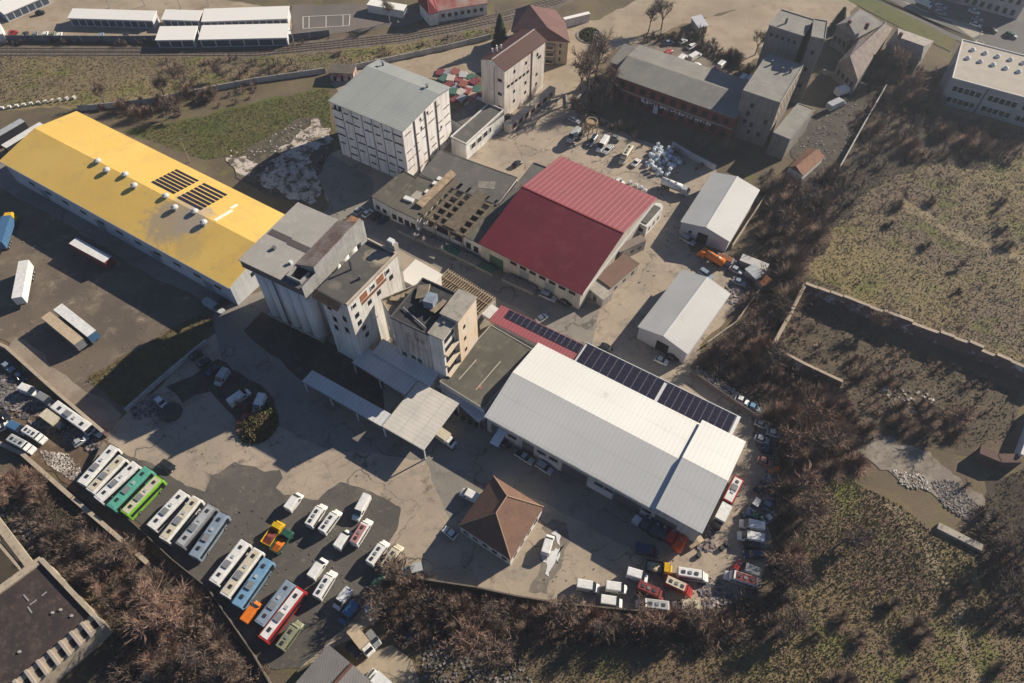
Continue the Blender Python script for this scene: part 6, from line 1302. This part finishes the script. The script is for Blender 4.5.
bushes([(745,335),(795,300),(770,350),(790,375),(780,410),(720,365)], 16, 'bare bush in the dark thicket at the left corner of the ruin', 'bushes at the left corner of the ruin')
bushes([(765,180),(800,188),(842,170),(810,255),(795,285),(748,320),(755,240)], 26, 'bare bush in the belt between the two grey sheds and the open meadow', 'bushes between sheds and meadow', (2,3,0))
bushes([(870,75),(905,62),(940,85),(935,112),(1015,140),(1000,160),(900,160),(858,165)], 26, 'bare bush in the dark belt below the school block', 'bushes below the school', (1,3,0))
bushes([(425,600),(512,612),(632,622),(740,618),(740,634),(560,640),(440,634)], 26, 'bare bush in the hedge below the foot of the yard', 'bushes below the yard', (1,0,3,2), .6, 1.0)
bushes([(400,570),(425,590),(415,640),(385,620)], 9, 'dark bush beside the right tip of the van lot', 'bushes at the van lot tip', (3,0), .6, 1.0)
bushes([(5,480),(60,500),(155,570),(200,610),(255,685),(130,690),(110,600),(60,550)], 32, 'bare bush in the scrub between the bus lot wall and the dark tar roof', 'bushes in the bottom left scrub', (1,0,3,2), .5, 1.0)
bushes([(845,360),(985,420),(960,445),(880,425)], 14, 'bare bush growing inside the ruin walls', 'bushes inside the ruin', (0,2), .4, .9)
bushes([(810,620),(900,560),(1000,600),(1000,680),(820,680)], 12, 'bush standing alone in the lower right rough meadow', 'bushes in the lower right meadow', (3,2), .4, .8)
bushes([(870,215),(1000,190),(1020,300),(930,300)], 9, 'low bush scattered in the upper right meadow', 'bushes in the upper right meadow', (3,2), .35, .7)
bushes([(95,108),(160,100),(256,86),(256,96),(170,110),(130,120)], 14, 'bare bush along the pale meadow wall', 'bushes along the meadow wall', (0,1,3), .5, 1.0)
bushes([(640,38),(700,36),(745,62),(755,85),(720,62),(680,46)], 14, 'bush in the scrub beyond the brick hall', 'bushes beyond the brick hall', (3,0), .5, .9)
# conifers
NEED = mat('conifer_needles', (.022,.036,.020), (.032,.045,.022), .4, .95, fine=0, island=.5)
for px, py, H, r0, lb in ((500,48,13,3.6,'dark conifer beside the slim tower'),(836,30,9,3.2,'dark conifer behind the slab tower')):
    x, y = G(px, py); o = empty('conifer', x, y, 0, 0, lb, 'tree'); MB().cone((0,0,0),(0,0,H*.9),.25,.06,7).build('trunk', BARK, o)
    n = 4500; z = rng.uniform(.06, 1, n)**1.2; a = rng.uniform(0, 6.28, n); lay = 1 - .25*np.abs(np.sin(z*26)); rr = r0*(1-z)**.85*lay*rng.uniform(.3, 1.1, n); T = np.zeros((n,3,3)); c = np.stack([np.cos(a)*rr, np.sin(a)*rr, z*H], 1)
    d = np.stack([np.cos(a), np.sin(a), np.full(n,-.35)], 1)*.55; s = np.stack([-np.sin(a), np.cos(a), np.zeros(n)], 1)*.22; T[:,0] = c-s; T[:,1] = c+s; T[:,2] = c+d
    ob = tris_to_obj('crown', T, NEED); ob.parent = o
# rubble and scrap
def rubble(pts, n, m, s0, s1, name='rubble', z=.05): 
    X, Y = sample(pts, n); tag(chunks(X, Y, s0, s1, z=z).build(name, m), kind='stuff')
WR = mat('white_rubble', (.50,.46,.42), (.22,.19,.165), .25, .95, fine=0, island=.35); GR = mat('grey_rubble', (.20,.18,.17), (.12,.11,.105), .3, .95, fine=0, island=.5); MX = mat('mixed_scrap', (.09,.10,.13), (.22,.16,.13), .9, .7, fine=0, island=.7)
patch('rubble_ground', [(236,158),(262,140),(300,118),(318,116),(332,150),(322,172),(300,205),(262,192),(236,178)], .03, mat('rubble_soil', (.10,.085,.06), (.065,.055,.042), .2, .95, c3=(.14,.115,.085), fine=.2), 1)
SLABM = mat('bleached_slab', (.50,.44,.38), (.36,.315,.27), .3, .95, fine=.12, dirt=((.085,.07,.05), .30, .49))
patch('broken_slab', [(257,174),(272,160),(297,137),(314,118),(330,128),(334,142),(318,150),(308,165),(322,188),(316,202),(290,200),(262,184)], .06, SLABM, 1.6, step=1.2)
patch('broken_slab', [(226,158),(246,156),(258,164),(250,176),(236,172)], .06, SLABM, 1.2, step=1.2)
rubble([(228,150),(262,142),(300,120),(318,118),(330,150),(318,170),(300,200),(262,190),(240,176)], 160, WR, .15, .6); rubble([(236,160),(300,125),(330,150),(300,200),(250,180)], 120, GR, .2, .8)
scrub([(258,170),(300,140),(332,140),(325,165),(300,175),(300,195),(275,180)], 16, TW3, 1.1, 1.0, 90)
rubble([(0,372),(50,400),(100,440),(100,455),(60,440),(0,405)], 700, MX, .2, .9, 'scrap'); rubble([(40,450),(70,455),(95,490),(75,482),(48,465)], 420, WR, .12, .5, 'scrap'); rubble([(0,380),(40,392),(50,408),(20,412),(0,410)], 300, GR, .3, 1.0, 'scrap')
rubble([(697,366),(735,390),(775,412),(772,418),(730,400),(695,374)], 500, WR, .12, .5, 'scrap'); rubble([(745,405),(782,425),(786,480),(772,520),(752,512),(765,470)], 520, MX, .2, .9, 'scrap'); rubble([(715,250),(740,262),(752,290),(742,310),(722,300),(728,280)], 320, MX, .2, .8, 'scrap')
rubble([(695,575),(720,580),(740,600),(705,612)], 260, MX, .2, .7, 'scrap'); rubble([(930,482),(955,480),(990,520),(975,526),(945,508)], 500, GR, .15, .6); rubble([(890,470),(925,475),(930,490),(905,488)], 150, WR, .15, .6)
rubble([(880,385),(935,395),(930,420),(890,410)], 120, WR, .2, .7); rubble([(796,150),(840,100),(860,95),(845,150),(815,185)], 150, GR, .2, .7, 'scrap'); rubble([(430,640),(520,660),(540,690),(430,690),(420,660)], 260, GR, .2, .6)
rubble([(690,532),(712,520),(716,548),(700,556)], 160, MX, .2, .9, 'scrap'); rubble([(128,405),(160,395),(165,415),(135,420)], 160, MX, .2, .9, 'scrap'); rubble([(0,500),(30,505),(60,560),(30,555),(0,530)], 200, GR, .2, .8)
rubble([(540,262),(560,295),(500,285),(480,265)], 1, GR, .2, .3) if False else None
rubble([(560,150),(720,180),(690,250),(640,300),(600,200),(560,130)], 60, GR, .1, .4, 'litter', .15); rubble([(330,170),(372,160),(380,240),(300,280)], 60, GR, .15, .5, 'litter', .15); rubble([(130,430),(230,330),(330,430),(420,470),(380,560)], 60, GR, .08, .3, 'litter', .15)
rubble([(480,560),(700,560),(760,470),(770,580),(640,608)], 60, GR, .08, .3, 'litter', .15); rubble([(0,200),(200,310),(110,420),(0,330)], 110, GR, .1, .4, 'litter', .1); rubble([(200,500),(380,520),(380,590),(300,650)], 70, MX, .08, .3, 'litter', .18)
# air over the place
HAZE = True
if HAZE:
    hm = bpy.data.materials.new('air_haze'); hm.use_nodes = True; t = hm.node_tree; t.nodes.remove(t.nodes["Principled BSDF"]); pv = t.nodes.new("ShaderNodeVolumePrincipled")
    pv.inputs["Color"].default_value = (.80,.88,1,1); pv.inputs["Density"].default_value = .00018; pv.inputs["Anisotropy"].default_value = .3; t.links.new(pv.outputs[0], t.nodes["Material Output"].inputs["Volume"])
    hz = MB().box(-3100,3100,-2100,4100,-1,170).build('haze', hm); tag(hz, kind='stuff')
